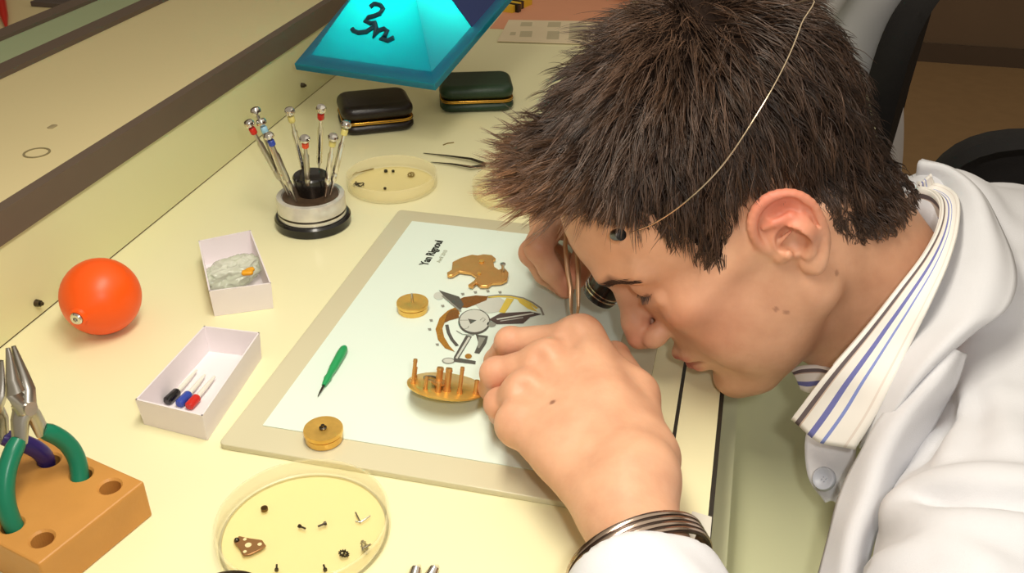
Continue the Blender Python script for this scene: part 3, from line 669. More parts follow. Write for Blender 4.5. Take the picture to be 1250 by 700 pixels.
def np_mesh(name, V, Q, mats, smooth=True):
    me = bpy.data.meshes.new(name); me.vertices.add(len(V)); me.vertices.foreach_set('co', np.asarray(V, f32).ravel())
    k = Q.shape[1]; me.loops.add(len(Q) * k); me.loops.foreach_set('vertex_index', Q.astype(np.int32).ravel())
    me.polygons.add(len(Q)); me.polygons.foreach_set('loop_start', np.arange(len(Q), dtype=np.int32) * k)
    try: me.polygons.foreach_set('loop_total', np.full(len(Q), k, np.int32))
    except Exception: pass
    me.update(calc_edges=True); me.validate()
    me.polygons.foreach_set('use_smooth', [smooth] * len(me.polygons))
    for m in mats: me.materials.append(m)
    return me
def put(name, me, parent):
    o = bpy.data.objects.new(name, me); COL.objects.link(o); o.parent = parent
    if parent is not None: o.matrix_parent_inverse = Matrix.Translation(-Vector(parent.location))
    return o
def set_attr(me, name, col):
    a = me.color_attributes.new(name, 'FLOAT_COLOR', 'POINT'); c = np.ones((len(me.vertices), 4), f32); c[:, :3] = col; a.data.foreach_set('color', c.ravel())

# ------------------------------------------------------------------ head
HR = np.array([[-0.63160643, 0.22538527, -0.7418051], [-0.33021313, -0.94388963, -0.00562693], [-0.70145036, 0.24139978, 0.67059193]])
HP = np.array([.01636448, .57402316, .12618323]); HS = .0096
def H(x, y, z): return Vector(HP + HR @ (np.array([x, y, z]) * HS))
def toH(p): return ((p - HP.astype(f32)) @ HR.astype(f32)) / f32(HS)
def ear(q0): return ear_(q0)
def ear_(q0):
    q = (q0 - np.array([.15, 7.3, -.75], f32)) / f32(.86) + np.array([0, 7.3, 0], f32)
    return ear1(q) * f32(.86)
def ear1(q):
    def E(x, y, z): return (x, y, z)
    # shell: helix rim
    hp = [E(.9, 7.35, .35), E(1.15, 7.6, 1.5), E(.75, 7.95, 2.8), E(-.35, 8.25, 3.65), E(-1.6, 8.5, 3.65), E(-2.7, 8.7, 2.8), E(-3.1, 8.65, 1.5), E(-2.85, 8.4, .1), E(-2.2, 8.1, -1.1), E(-1.4, 7.85, -2.1), E(-.5, 7.65, -2.6)]
    rr = cr([(v, 0, 0) for v in [.22, .30, .36, .38, .38, .36, .34, .32, .33, .42, .42]], 3)[:, 0]
    rim = chain(q, cr(hp, 3), rr, .10)
    M = np.array(Matrix.Rotation(-.34, 3, 'Z') @ Matrix.Rotation(-.12, 3, 'X'))
    plate = ell3(q, (-1.0, 7.75, .6), (2.15, .42, 3.1), M)
    lobe = ell3(q, (-.45, 7.6, -2.25), (.85, .38, .85), M)
    d = smin(smin(rim, plate, .25), lobe, .5)
    d = smin(d, cone(q, (-.9, 7.2, .4), (-1.3, 7.9, .4), 1.7, 1.4), .5)
    # hollows
    d = smax(d, -ell3(q, (-1.55, 8.55, 2.3), (1.15, .42, .95), M), .25)
    d = smax(d, -ell3(q, (-.55, 8.35, .25), (1.15, 1.05, 1.2), M), .3)
    d = smax(d, -chain(q, [(-2.3, 8.85, 2.6), (-2.62, 8.75, 1.3), (-2.35, 8.55, 0.)], [.2, .22, .16], .2), .2)
    anti = chain(q, [(-1.1, 8.1, -1.25), (-1.95, 8.25, -.4), (-2.1, 8.4, .9), (-1.6, 8.4, 1.7), (-.5, 8.2, 2.1), (.2, 7.95, 2.2)], [.36, .34, .34, .32, .26, .15], .25)
    d = smin(d, anti, .25)
    d = smin(d, cone(q, (.65, 7.35, -.35), (.30, 8.0, -.35), .55, .34), .3)     # tragus
    d = smin(d, ell3(q, (-.75, 7.95, -1.4), (.5, .35, .38)), .25)
    d = smin(d, cone(q, (1.0, 7.3, .5), (-.9, 7.95, .75), .2, .13), .2)          # crus
    return d
def headf(P_):
    p = toH(P_); q = p.copy(); q[:, 1] = np.abs(q[:, 1])
    d = ell3(q, (-.2, 0, 4.9), (9.5, 7.6, 8.1))
    d = smin(d, ell3(q, (3.9, 0, 5.0), (6.2, 6.1, 6.0)), 2)
    d = smin(d, ell3(q, (4.4, 0, -2.2), (5.3, 5.5, 6.4)), 2.2)
    d = smin(d, cone(q, (.6, 5.3, -4.4), (7.2, 2.0, -8.0), 1.6, 1.5), 1.8)
    d = smin(d, cone(q, (.6, 5.6, -.5), (.8, 5.3, -4.6), 1.5, 1.6), 1.5)
    d = smin(d, ell3(q, (8.55, 0, -8.0), (1.7, 2.2, 1.65)), 1.2)
    d = smin(d, ell3(q, (6.5, 4.3, -.5), (2.1, 1.8, 1.5)), 1.4)
    d = smin(d, cone(q, (6.2, 5.3, -.1), (1.2, 6.4, .5), .85, .8), 1.6)
    d = smin(d, chain(q, [(9.4, .7, 3.7), (9.2, 2.6, 4.2), (7.5, 4.9, 3.7)], [.75, .8, .7], .6), 1.1)
    d = smax(d, -ell3(q, (10.2, 3.2, 2.2), (2.0, 1.9, 1.25)), 1.2)
    d = smin(d, sph(q, (7.62, 3.2, 2.45), 1.28), .5)
    # closed lids: crease above, lash line below
    d = smax(d, -chain(q, [(8.75, 1.9, 2.9), (9.0, 3.1, 3.2), (8.1, 4.6, 2.85)], [.08, .1, .08], .1), .18)
    d = smax(d, -chain(q, [(8.75, 1.9, 1.95), (8.9, 3.1, 1.72), (8.15, 4.5, 1.95)], [.05, .07, .05], .1), .12)
    d = smin(d, chain(q, [(8.4, 1.8, 1.3), (8.6, 3.0, .95), (7.9, 4.5, 1.2)], [.3, .34, .3], .3), .7)
    d = smin(d, ell3(q, (4.4, 3.8, -4.2), (3.8, 2.3, 3.6)), 1.8); d = smin(d, ell3(q, (2.6, 5.0, -2.2), (2.8, 1.35, 2.6)), 1.4)
    d = smin(d, ell3(q, (3.6, 0, -7.2), (4.6, 3.6, 2.2)), 2.0)
    # nose
    d = smin(d, chain(q, [(8.9, 0, 3.4), (9.75, 0, 1.6), (10.85, 0, -.2), (11.3, 0, -1.15)], [.85, .78, .85, .95], .5), .8)
    d = smin(d, ell3(q, (10.3, 1.2, -1.55), (1.05, .68, .78)), .5)
    d = smin(d, ell3(q, (10.4, 0, -1.95), (1.15, .75, .5)), .4)
    d = smax(d, -ell3(q, (10.75, .72, -2.35), (.55, .28, .42)), .2)
    # mouth
    d = smin(d, ell3(q, (7.0, 0, -4.5), (3.15, 3.1, 2.7)), 1.0)
    d = smin(d, chain(q, [(10.25, 0, -4.0), (9.8, 1.2, -4.15), (8.65, 2.4, -4.6)], [.52, .44, .25], .3), .45)
    d = smin(d, chain(q, [(10.0, 0, -5.25), (9.6, 1.2, -5.15), (8.65, 2.3, -4.8)], [.60, .52, .25], .3), .45)
    d = smax(d, -chain(q, [(10.65, 0, -4.62), (10.1, 1.2, -4.62), (9.05, 2.4, -4.7)], [.22, .19, .08], .2), .2)
    d = smax(d, -ell3(q, (10.7, 0, -6.45), (1.1, 2.2, .55)), .8)
    d = smin(d, ear(q), .35)
    # neck
    d = smin(d, cone(p, (-2.9, 0, -1.5), (-2.4, 0, -13.4), 5.3, 4.6), 1.8)
    d = smin(d, cone(p, (1.2, 0, -7.0), (1.4, 0, -13), 3.0, 3.4), 1.8)
    d = smin(d, cone(q, (-3.2, 5.2, -1.5), (1.5, 1.5, -13), 1.4, 1.3), 1.2)
    return d * f32(HS)
# torso and arms, in metres
WL = P(767, 605, .050); EL = Vector((.066, .126, .038)); SL = D(1285, 590, .580)
SR = Vector((.215, .725, .0)); ER = Vector((.065, .870, .022)); WR = P(716, 232, .062)
NB = Vector(H(-2.6, 0, -14))
def torsof(p):
    d = cone(p, NB, (.29, .60, -.10), .040, .085)
    d = smin(d, cone(p, (.265, .50, -.02), (.265, .70, -.03), .045, .045), .03)
    d = smin(d, cone(p, (.28, .52, -.10), (.36, .53, -.38), .100, .100), .05)
    d = smin(d, cone(p, (.28, .68, -.10), (.36, .67, -.38), .100, .100), .05)
    d = smin(d, cone(p, (.36, .51, -.40), (.02, .50, -.42), .085, .06), .03)
    d = smin(d, cone(p, (.36, .69, -.40), (.02, .70, -.42), .085, .06), .03)
    d = smin(d, cone(p, (.02, .50, -.42), (.03, .50, -.82), .058, .042), .02)
    d = smin(d, cone(p, (.02, .70, -.42), (.03, .70, -.82), .058, .042), .02)
    d = smin(d, ell3(p, (-.04, .50, -.862), (.13, .045, .034)), .03)
    d = smin(d, ell3(p, (-.04, .70, -.862), (.13, .045, .034)), .03)
    return d
def limb(p, s, e, w, re, rw):
    d = cone(p, s, e, .038, re); return smin(d, cone(p, e, w, re, rw), .02)
# ------------------------------------------------------------------ hands
def V3(*a): return Vector(a)
LH = dict(w=WL,
  mcp=[P(708, 414, .062), P(668, 442, .0575), P(642, 480, .0505), P(632, 518, .044)],
  pip=[P(623, 418, .050), P(606, 456, .045), P(610, 493, .037), P(628, 520, .028)],
  dip=[P(606, 441, .028), P(600, 474, .022), P(612, 505, .017), P(640, 520, .015)],
  tip=[P(614, 464, .011), P(612, 488, .010), P(630, 508, .009), P(660, 510, .010)],
  rm=[.0110, .0112, .0108, .0100], rp=[.0092, .0094, .0088, .0080], rd=[.0080, .0082, .0078, .0070], rt=[.0068, .0070, .0066, .0060],
  th=[P(786, 560, .044), P(772, 484, .044), P(750, 436, .036), P(712, 445, .020)], tr=[.0165, .0145, .0100, .0075])
RHD = dict(w=WR,
  mcp=[P(683, 262, .070), P(673, 268, .060), P(668, 268, .048), P(668, 262, .036)],
  pip=[P(657, 303, .062), P(650, 309, .050), P(655, 300, .036), P(662, 296, .026)],
  dip=[P(672, 330, .046), P(665, 334, .032), P(675, 322, .022), P(684, 312, .016)],
  tip=[P(690, 352, .030), P(690, 354, .016), P(696, 340, .010), P(704, 326, .009)],
  rm=[.0112, .0112, .0105, .0098], rp=[.0094, .0094, .0088, .0080], rd=[.0082, .0082, .0078, .0070], rt=[.0070, .0070, .0066, .0060],
  th=[P(722, 262, .060), P(722, 292, .055), P(714, 318, .048), P(703, 340, .040)], tr=[.0150, .0125, .0100, .0080])
def handf(p, h, wr=.0215):
    w = np.array(h['w']); m = [np.array(v) for v in h['mcp']]; nrm = np.cross(m[0] - w, m[3] - w); nrm /= np.linalg.norm(nrm)
    ax = (m[0] - m[3]); ax /= np.linalg.norm(ax)
    d = cone(p, w + ax * .0125, w - ax * .0125, .0190, .0185)
    for i in range(4):
        s = w + ax * (.014 - .0095 * i)
        d = smin(d, cone(p, s, m[i], .0150, h['rm'][i] + .0005), .012)
    d = smin(d, cone(p, m[0] * .55 + w * .45, m[3] * .55 + w * .45, .0135, .0125), .01)
    t = h['th']; d = smin(d, cone(p, w + ax * .010, t[0], .017, h['tr'][0]), .014)
    d = smin(d, cone(p, t[0], t[1], h['tr'][0], h['tr'][1]), .012)
    d = smin(d, cone(p, t[1], m[0], .012, .0105), .014); d = smin(d, cone(p, t[0], m[0] * .8 + w * .2, .014, .0115), .012)
    f = None
    for i in range(4):
        c = chain(p, [h['mcp'][i], h['pip'][i], h['dip'][i], h['tip'][i]], [h['rm'][i], h['rp'][i], h['rd'][i], h['rt'][i]], .003)
        # knuckle swell
        c = smin(c, sph(p, h['pip'][i], h['rp'][i] + .0006), .003)
        f = c if f is None else smin(f, c, .0012)
    d = smin(d, f, .0085)
    # knuckle heads
    for i in range(4): d = smin(d, sph(p, h['mcp'][i], h['rm'][i] + .0001), .010)
    th = chain(p, t[1:], h['tr'][1:], .003); d = smin(d, th, .0035)
    # web between fingers pressed in slightly on the back of the hand
    for i in range(3):
        a = (m[i] + m[i + 1]) / 2; b = a + (w - a) * .18
        up = np.array([0, 0, 1.]); d = smax(d, -cone(p, a + up * .0150, b + up * .0165, .0012, .0008), .010)
    return d
def bodyf(p):
    d = smin(headf(p), torsof(p), .02)
    d = smin(d, smin(limb(p, SL, EL, WL, .036, .0205), handf(p, LH), .012), .006)
    d = smin(d, smin(limb(p, SR, ER, WR, .036, .0205), handf(p, RHD), .012), .006)
    return d
def headneckf(p): return smin(headf(p), torsof(p), .02)
def lhandf(p): return smin(cone(p, EL, WL, .036, .0205), handf(p, LH), .012)
def rhandf(p): return smin(cone(p, ER, WR, .036, .0205), handf(p, RHD), .012)
def region(f, box, vox):
    V, Q = sdf_mesh(f, box[0], box[1], vox); return V, Q
hb = (np.array([-.125, .42, -.02]), np.array([.20, .72, .27]))
Vh, Qh = region(headneckf, hb, .00125)
pts = np.array([list(v) for k in ('mcp', 'pip', 'dip', 'tip', 'th') for v in LH[k]] + [list(LH['w'])]); lb = (pts.min(0) - .03, pts.max(0) + .03); lb[0][1] = WL.y - .05
Vl, Ql = region(lhandf, lb, .0010)
pts = np.array([list(v) for k in ('mcp', 'pip', 'dip', 'tip', 'th') for v in RHD[k]] + [list(RHD['w'])]); rb = (pts.min(0) - .03, pts.max(0) + .03)
Vr, Qr = region(rhandf, rb, .0012)
Vb, Qb = region(bodyf, ((-.2, .05, -.90), (.52, 1.05, .16)), .006)
Fc = Vb[Qb].mean(1); ins = np.zeros(len(Fc), bool)
for b_ in (hb, lb, rb): ins |= ((Fc > b_[0] + .004) & (Fc < b_[1] - .004)).all(1)
Qb = Qb[~ins]
parts = [(Vh, Qh), (Vl, Ql), (Vr, Qr), (Vb, Qb)]; off = 0; VV = []; QQ = []
for v, q in parts: VV.append(v); QQ.append(q + off); off += len(v)
VV = np.concatenate(VV); QQ = np.concatenate(QQ)
# skin tints that belong to the skin itself
def blob(q, c, r, s=1.0): return np.exp(-(((q - np.array(c, f32)) / np.array(r, f32)) ** 2).sum(1)) * s
qh = toH(VV); qs = qh.copy(); qs[:, 1] = np.abs(qs[:, 1])
base = np.array(lin((222, 172, 138))[:3]); red = np.array(lin((222, 118, 98))[:3]); lip = np.array(lin((186, 88, 84))[:3]); pale = np.array(lin((232, 186, 150))[:3]); brow = np.array(lin((88, 60, 46))[:3])
nh = len(Vh); C_ = np.tile(base, (len(VV), 1)).astype(float)
def mixc(w_, c): 
    global C_
    w_ = np.clip(w_, 0, 1)[:, None]; C_ = C_ * (1 - w_) + c * w_
hd = np.zeros(len(VV)); hd[:nh] = 1
mixc(hd * blob(qs, (11.6, 0, -1.2), (1.4, 1.3, 1.3), .45), red)
mixc(hd * blob(qs, (-1.2, 8.4, 1.8), (2.6, 1.2, 2.8), .75) * (qs[:, 1] > 7.4), red)
mixc(hd * blob(qs, (7, 5, -1.5), (3, 2.5, 2.5), .28), red)
lipw = np.maximum(blob(qs, (10.3, 0, -4.15), (.9, 2.1, .42), 1.3), blob(qs, (10.1, 0, -5.15), (.9, 2.0, .5), 1.4)); mixc(hd * np.clip((lipw - .3) * 1.5, 0, .9), lip)
# eyebrows
bl = np.array([(9.95, .9, 3.6), (10.0, 2.3, 4.2), (9.1, 3.9, 4.2), (7.9, 5.2, 3.5)], f32)
bd_ = chain(qs, bl, [.30, .42, .36, .12], .1); mixc(hd * np.clip(.5 - bd_ * 2.4, 0, .82), brow)
mixc(hd * np.clip(1.0 - chain(qs, [(8.8, 1.9, 1.95), (8.95, 3.1, 1.72), (8.2, 4.6, 1.95)], [.04, .06, .04], .1) * 9, 0, .8), np.array(lin((70, 44, 36))[:3]))
hands = 1 - hd
for h in (LH, RHD):
    for k, s in (('mcp', .25), ('pip', .3), ('tip', .45)):
        for v in h[k]: mixc(hands * np.exp(-((VV - np.array(v, f32)) ** 2).sum(1) / .011 ** 2) * s, red)
    mixc(hands * np.exp(-((VV - np.array(h['th'][3], f32)) ** 2).sum(1) / .011 ** 2) * .5, red)
# small moles
me_ = np.zeros(len(VV))
for c_ in (P(675, 471, .075),): mixc(hands * np.clip(1.6 - np.sqrt(((VV[:, :2] - np.array(c_[:2], f32)) ** 2).sum(1)) / .0013, 0, .75) * (VV[:, 2] > .05), np.array(lin((120, 78, 60))[:3]))
for c_ in ((3.2, 7.0, -3.6), (2.9, 7.0, -4.2), (-.9, 6.2, -4.6)): mixc(hd * np.clip(1.8 - np.sqrt(((qs[:, [0, 2]] - np.array((c_[0], c_[2]), f32)) ** 2).sum(1)) / .10, 0, .45) * (qh[:, 1] > 2), np.array(lin((120, 72, 55))[:3]))
skin = bpy.data.materials.new('skin'); skin.use_nodes = True; nt = skin.node_tree; b = nt.nodes['Principled BSDF']
at = nt.nodes.new('ShaderNodeVertexColor'); at.layer_name = 'tint'; tc = nt.nodes.new('ShaderNodeTexCoord')
nz = nt.nodes.new('ShaderNodeTexNoise'); nz.inputs['Scale'].default_value = 55; nz.inputs['Detail'].default_value = 5; nt.links.new(tc.outputs['Object'], nz.inputs['Vector'])
mx = nt.nodes.new('ShaderNodeMix'); mx.data_type = 'RGBA'; mx.blend_type = 'MULTIPLY'; mx.inputs[0].default_value = 1
rp = nt.nodes.new('ShaderNodeValToRGB'); rp.color_ramp.elements[0].position = .3; rp.color_ramp.elements[0].color = (.86, .80, .78, 1); rp.color_ramp.elements[1].position = .7; rp.color_ramp.elements[1].color = (1, 1, 1, 1)
nt.links.new(nz.outputs['Fac'], rp.inputs[0]); nt.links.new(at.outputs['Color'], mx.inputs[6]); nt.links.new(rp.outputs[0], mx.inputs[7]); nt.links.new(mx.outputs[2], b.inputs['Base Color'])
b.inputs['Roughness'].default_value = .48; b.inputs['Specular IOR Level'].default_value = .4
b.inputs['Subsurface Weight'].default_value = .2; b.inputs['Subsurface Radius'].default_value = (1, .5, .3); b.inputs['Subsurface Scale'].default_value = .005
n2 = nt.nodes.new('ShaderNodeTexNoise'); n2.inputs['Scale'].default_value = 420; n2.inputs['Detail'].default_value = 4; nt.links.new(tc.outputs['Object'], n2.inputs['Vector'])
bp = nt.nodes.new('ShaderNodeBump'); bp.inputs['Strength'].default_value = .25; bp.inputs['Distance'].default_value = .0006; nt.links.new(n2.outputs['Fac'], bp.inputs['Height']); nt.links.new(bp.outputs['Normal'], b.inputs['Normal'])
person = empty('person', (.36, .60, FL), 'young person in a white coat bending over the board with a loupe at the eye', 'person')
me = np_mesh('body', VV, QQ, [skin]); set_attr(me, 'tint', C_)
body = put('body', me, person)
# ------------------------------------------------------------------ hair
def march(px, py, f, t0=.35, t1=1.0, off=0.0):
    r = ray(px, py); ts = np.linspace(t0, t1, 900); p = (np.array([0, 0, CAMZ]) + ts[:, None] * r).astype(f32)
    d = f(p) - off; 
    if not (d < 0).any(): return None
    return Vector([float(v) for v in p[int(np.argmax(d < 0))]])
HL = np.array([(12, 9.0), (8.7, 9.1), (7.6, 9.0), (6.5, 8.3), (5.6, 7.2), (4.7, 5.8), (4.35, 3.3), (4.35, 1.2), (3.6, .4), (2.4, 1.3), (1.3, 2.6), (.2, 3.3), (-1.2, 3.55), (-2.2, 2.9), (-2.5, 1.6), (-2.4, -.6), (-2.5, -2.6), (-2.8, -4.2), (-4.6, -5.8), (-7.5, -6.4), (-14, -6.6), (-14, 16), (12, 16)])
def inside(q, poly):       # signed distance to the side outline of the hair, in x-z
    x, z = q[:, 0], q[:, 2]; d = np.full(len(q), 1e9); s = np.zeros(len(q), bool); n = len(poly)
    for i in range(n):
        a, b = poly[i], poly[(i + 1) % n]; e = b - a; w = np.stack([x - a[0], z - a[1]], 1)
        t = np.clip((w @ e) / (e @ e), 0, 1); d = np.minimum(d, ((w - t[:, None] * e) ** 2).sum(1))
        c = ((a[1] > z) != (b[1] > z)) & (x < (b[0] - a[0]) * (z - a[1]) / (b[1] - a[1] + 1e-12) + a[0]); s ^= c
    return np.where(s, np.sqrt(d), -np.sqrt(d))
def scalp(q):              # skull without face, ears: head coordinates -> cm
    a = q.copy(); a[:, 1] = np.abs(a[:, 1]); d = ell3(a, (-.2, 0, 4.9), (9.5, 7.6, 8.1)); d = smin(d, ell3(a, (3.9, 0, 5.0), (6.2, 6.1, 6.0)), 2)
    d = smin(d, ell3(a, (4.4, 0, -2.2), (5.3, 5.5, 6.4)), 2.2); d = smin(d, cone(a, (.6, 5.6, -.5), (.8, 5.3, -4.6), 1.5, 1.6), 1.5); d = smin(d, cone(q, (-2.9, 0, -1.5), (-2.6, 0, -14), 5.2, 5.9), 1.8); return d
def grad(f, q, e=.05):
    g = np.stack([f(q + np.array(v, f32) * e) - f(q - np.array(v, f32) * e) for v in np.eye(3)], 1); return g / (np.linalg.norm(g, axis=1)[:, None] + 1e-9)
def thick(q, s):           # padding of the hair mass over the scalp, cm
    top = np.clip((q[:, 2] - 4) / 6, 0, 1); back = np.clip((-q[:, 0] - 1) / 6, 0, 1) * np.clip((q[:, 2] + 3) / 5, 0, 1)
    return (.5 + 1.1 * top + 1.35 * back) * np.clip(s / 2.6, 0, 1) ** .6
hq = toH(Vh); sd = inside(hq, HL); scd = scalp(hq)
keep = (sd > .5) & (scd < .35)
fk = keep[Qh].all(1); used = np.unique(Qh[fk]); remap = -np.ones(len(Vh), int); remap[used] = np.arange(len(used))
cq = hq[used]; cn = grad(scalp, cq); cs_ = sd[used]
nv = np.array([noise.noise(Vector(v) * .55) for v in cq.tolist()]); nv2 = np.array([noise.noise(Vector(v) * 1.6 + Vector((5, 5, 5))) for v in cq.tolist()])
cq2 = cq + cn * (thick(cq, np.maximum(cs_ - .5, 0)) * .62 * (1 + .2 * nv + .08 * nv2) + .02)[:, None]
def fromH(q): return (q * HS) @ HR.T + HP
hairm = bpy.data.materials.new('brown hair'); hairm.use_nodes = True; nt = hairm.node_tree; b = nt.nodes['Principled BSDF']
at = nt.nodes.new('ShaderNodeVertexColor'); at.layer_name = 'tint'; nt.links.new(at.outputs['Color'], b.inputs['Base Color'])
b.inputs['Roughness'].default_value = .42; b.inputs['Specular IOR Level'].default_value = .55; b.inputs['Sheen Weight'].default_value = .0
def clumpcol(nn): return np.clip(.75 + .5 * nn, .3, 1.4)[:, None] * np.array(lin((58, 42, 33))[:3])
def hl0(q): return np.minimum(scalp(q), headf(fromH(q).astype(f32)) / f32(HS))
# strands
WH = np.array([-5.5, 1.0, 12.0])
def strands(seeds, n_per, spread, seed):
    rg = np.random.default_rng(seed); out_v = []; out_q = []; out_c = []; base_i = 0
    N = len(seeds) * n_per
    root = np.repeat(seeds, n_per, 0); cid = np.repeat(np.arange(len(seeds)), n_per)
    root = root + rg.normal(0, spread, root.shape)
    nrm = grad(scalp, root.astype(f32)); root = root - nrm * scalp(root.astype(f32))[:, None]
    s = inside(root, HL); ok = (s > .03); root, nrm, cid, s = root[ok], nrm[ok], cid[ok], s[ok]
    nrm = grad(scalp, root.astype(f32)); N = len(root)
    # flow away from the crown whorl
    fl = root - WH; fl -= (fl * nrm).sum(1)[:, None] * nrm; fl /= np.linalg.norm(fl, axis=1)[:, None] + 1e-6
    x, y, z = root.T
    front = np.clip((x - 3.0) / 4.5, 0, 1) * np.clip((z - 6) / 3, 0, 1)
    top = np.clip((z - 6.5) / 4, 0, 1)
    nape = np.clip((-z - 0) / 4, 0, 1); side = 1 - top
    burn = np.clip((x - .5) / 2, 0, 1) * np.clip((7.5 - z) / 3, 0, 1)
    jc = rg.normal(0, 1, (len(seeds), 3))[cid]; js = rg.normal(0, 1, (N, 3))
    d0 = fl * (1 - .55 * front[:, None]) + nrm * (.30 + .55 * top + .65 * front)[:, None] + np.array([.15, 0, .95]) * (front * .8)[:, None]
    d0 += np.array([.45, 0, -.55]) * (burn * .7)[:, None] + np.array([.12, 0, -.5]) * (nape * .6)[:, None]
    d0 += jc * (.27 + .12 * top + .08 * front)[:, None] + js * .07
    d0 -= nrm * (np.clip(.25 * side * (1 - front), 0, 1))[:, None]
    d0 /= np.linalg.norm(d0, axis=1)[:, None]
    L = 2.3 + 1.6 * top + 1.9 * front - 1.25 * nape - .5 * burn * (z < 4); L *= (.85 + .12 * rg.normal(0, 1, len(seeds))[cid]); L *= rg.uniform(.72, 1.08, N); L = np.where((x > 4.2) & (z < 8.7) & (z > 4.5), L * .72, L); L = np.clip(L, .7, 7.0); L *= np.clip(.35 + s / 1.6, .4, 1)
    K = 8; T = thick(root, s)
    P0 = root + nrm * (T * rg.uniform(.1, .85, N))[:, None]
    g = fl * .55 - nrm * .30; g[:, 2] -= .10; g *= (1 - front * .95)[:, None]
    # clump tips pull together
    cm = np.zeros((len(seeds), 3)); ct = np.zeros(len(seeds)); tipv = P0 + d0 * L[:, None]
    np.add.at(cm, cid, tipv); np.add.at(ct, cid, 1); cm /= np.maximum(ct, 1)[:, None]
    pts = []
    for k in range(K):
        t = k / (K - 1); p = P0 + d0 * (L * t)[:, None] + g * (L * t * t * .45)[:, None]
        pull = (cm[cid] - tipv) * (.72 * t ** 1.3); p = p + pull + (np.sin(t * 5 + jc * 3) - np.sin(jc * 3)) * .085 + (np.sin(t * 7 + js * 2) - np.sin(js * 2)) * .02
        q = p.astype(f32); dd = hl0(q); need = np.clip(.06 + T * .55 * (1 - t) - dd, 0, 2); p = p + grad(scalp, q) * need[:, None]
        pts.append(p)
    pts = np.stack(pts, 1)
    tn = np.gradient(pts, axis=1); tn /= np.linalg.norm(tn, axis=2)[..., None] + 1e-9
    u = np.cross(tn, np.array([.3, .5, .8])); u /= np.linalg.norm(u, axis=2)[..., None] + 1e-9; w = np.cross(tn, u)
    rad = np.array([.028, .030, .030, .028, .025, .020, .013, .003])[None, :, None] * rg.uniform(.7, 1.25, N)[:, None, None]
    R3 = [pts + rad * (math.cos(a) * u + math.sin(a) * w) for a in (0, 2 * PI / 3, 4 * PI / 3)]
    V = np.stack(R3, 2).reshape(-1, 3); b0 = (np.arange(N) * K * 3)[:, None, None] + (np.arange(K - 1) * 3)[None, :, None]; j = np.arange(3)[None, None, :]; j2 = (j + 1) % 3
    Q = np.stack([b0 + j, b0 + j2, b0 + 3 + j2, b0 + 3 + j], -1).reshape(-1, 4)
    shade = np.clip(1 + .38 * jc[:, 0] + .25 * js[:, 1], .35, 2.3)
    c = shade[:, None, None] * (np.array(lin((66, 49, 39))[:3])[None, None] * (1 - np.linspace(0, 1, K)[None, :, None] * .35) + np.array(lin((158, 112, 74))[:3])[None, None] * np.linspace(0, 1, K)[None, :, None] * (.16 + .55 * front[:, None, None]))  # front tips painted golden for the lamplight on them; other tips slightly lighter
    c = np.repeat(c[:, :, None, :], 3, 2).reshape(-1, 3)
    return V, Q, c
area_s = hq[(sd > .05) & ((scd < .3) | ((hq[:, 0] < -1.5) & (scd < 1.3)))]
pick = area_s[rng.choice(len(area_s), 3400, replace=False)]
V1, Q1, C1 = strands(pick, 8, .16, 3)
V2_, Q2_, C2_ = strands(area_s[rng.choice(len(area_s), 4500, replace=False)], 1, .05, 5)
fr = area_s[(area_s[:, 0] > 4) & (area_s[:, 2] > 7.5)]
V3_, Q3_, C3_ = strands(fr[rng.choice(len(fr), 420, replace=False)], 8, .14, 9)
# eyebrow hairs
eb = []; 
for sgn in (1, -1):
    for _ in range(260):
        t = rng.uniform(0, 1); c_ = np.array([9.95, .9, 3.45]) * (1 - t) ** 2 + 2 * t * (1 - t) * np.array([10.2, 2.9, 4.9]) + t * t * np.array([8.0, 5.2, 3.5])
        c_ = c_ + rng.normal(0, .16 * (1 - .5 * t), 3); c_[1] *= sgn; eb.append((c_, np.array([-.5 - .3 * t, sgn * .8, .35 - .7 * t])))
    for _ in range(36):
        t = rng.uniform(0, 1); c_ = np.array([9.2, 1.9 + 2.6 * t, 1.9 - .2 * math.sin(PI * t)]); c_[0] = 8.85 - .65 * t * t; c_[1] *= sgn; eb.append((c_, np.array([.9, sgn * (.2 + .3 * t), -.55])))
q = np.array([e[0] for e in eb], f32)
def hl(q): return headf(fromH(q).astype(f32)) / f32(HS)
for _ in range(4): q = (q - grad(hl, q) * hl(q)[:, None]).astype(f32)
gn = grad(hl, q); dd = np.array([e[1] for e in eb]); isl = np.array([abs(e[1][0] - .9) < 1e-6 for e in eb]); dd = np.where(isl[:, None], dd, dd - (dd * gn).sum(1)[:, None] * gn * .8); dd /= np.linalg.norm(dd, axis=1)[:, None]
Ln = np.where(isl, .55, .62)[:, None]; K = 3; pts = np.stack([q, q + dd * Ln * .5 + gn * .03, q + dd * Ln], 1); tn = dd[:, None, :]; u = np.cross(tn, np.array([.3, .5, .8])); u /= np.linalg.norm(u, axis=2)[..., None]; w_ = np.cross(tn, u)
rad = np.array([.022, .018, .003])[None, :, None]; V = np.stack([pts + rad * (math.cos(a) * u + math.sin(a) * w_) for a in (0, 2 * PI / 3, 4 * PI / 3)], 2).reshape(-1, 3); N = len(q)
b0 = (np.arange(N) * K * 3)[:, None, None] + (np.arange(K - 1) * 3)[None, :, None]; j = np.arange(3)[None, None, :]; j2 = (j + 1) % 3; Qe = np.stack([b0 + j, b0 + j2, b0 + 3 + j2, b0 + 3 + j], -1).reshape(-1, 4)
me = np_mesh('eyebrows', fromH(V), Qe, [hairm]); set_attr(me, 'tint', np.tile(np.array(lin((62, 42, 32))[:3]), (len(V), 1))); put('eyebrows', me, person)
VV2 = []; QQ2 = []; CC2 = []; off = 0
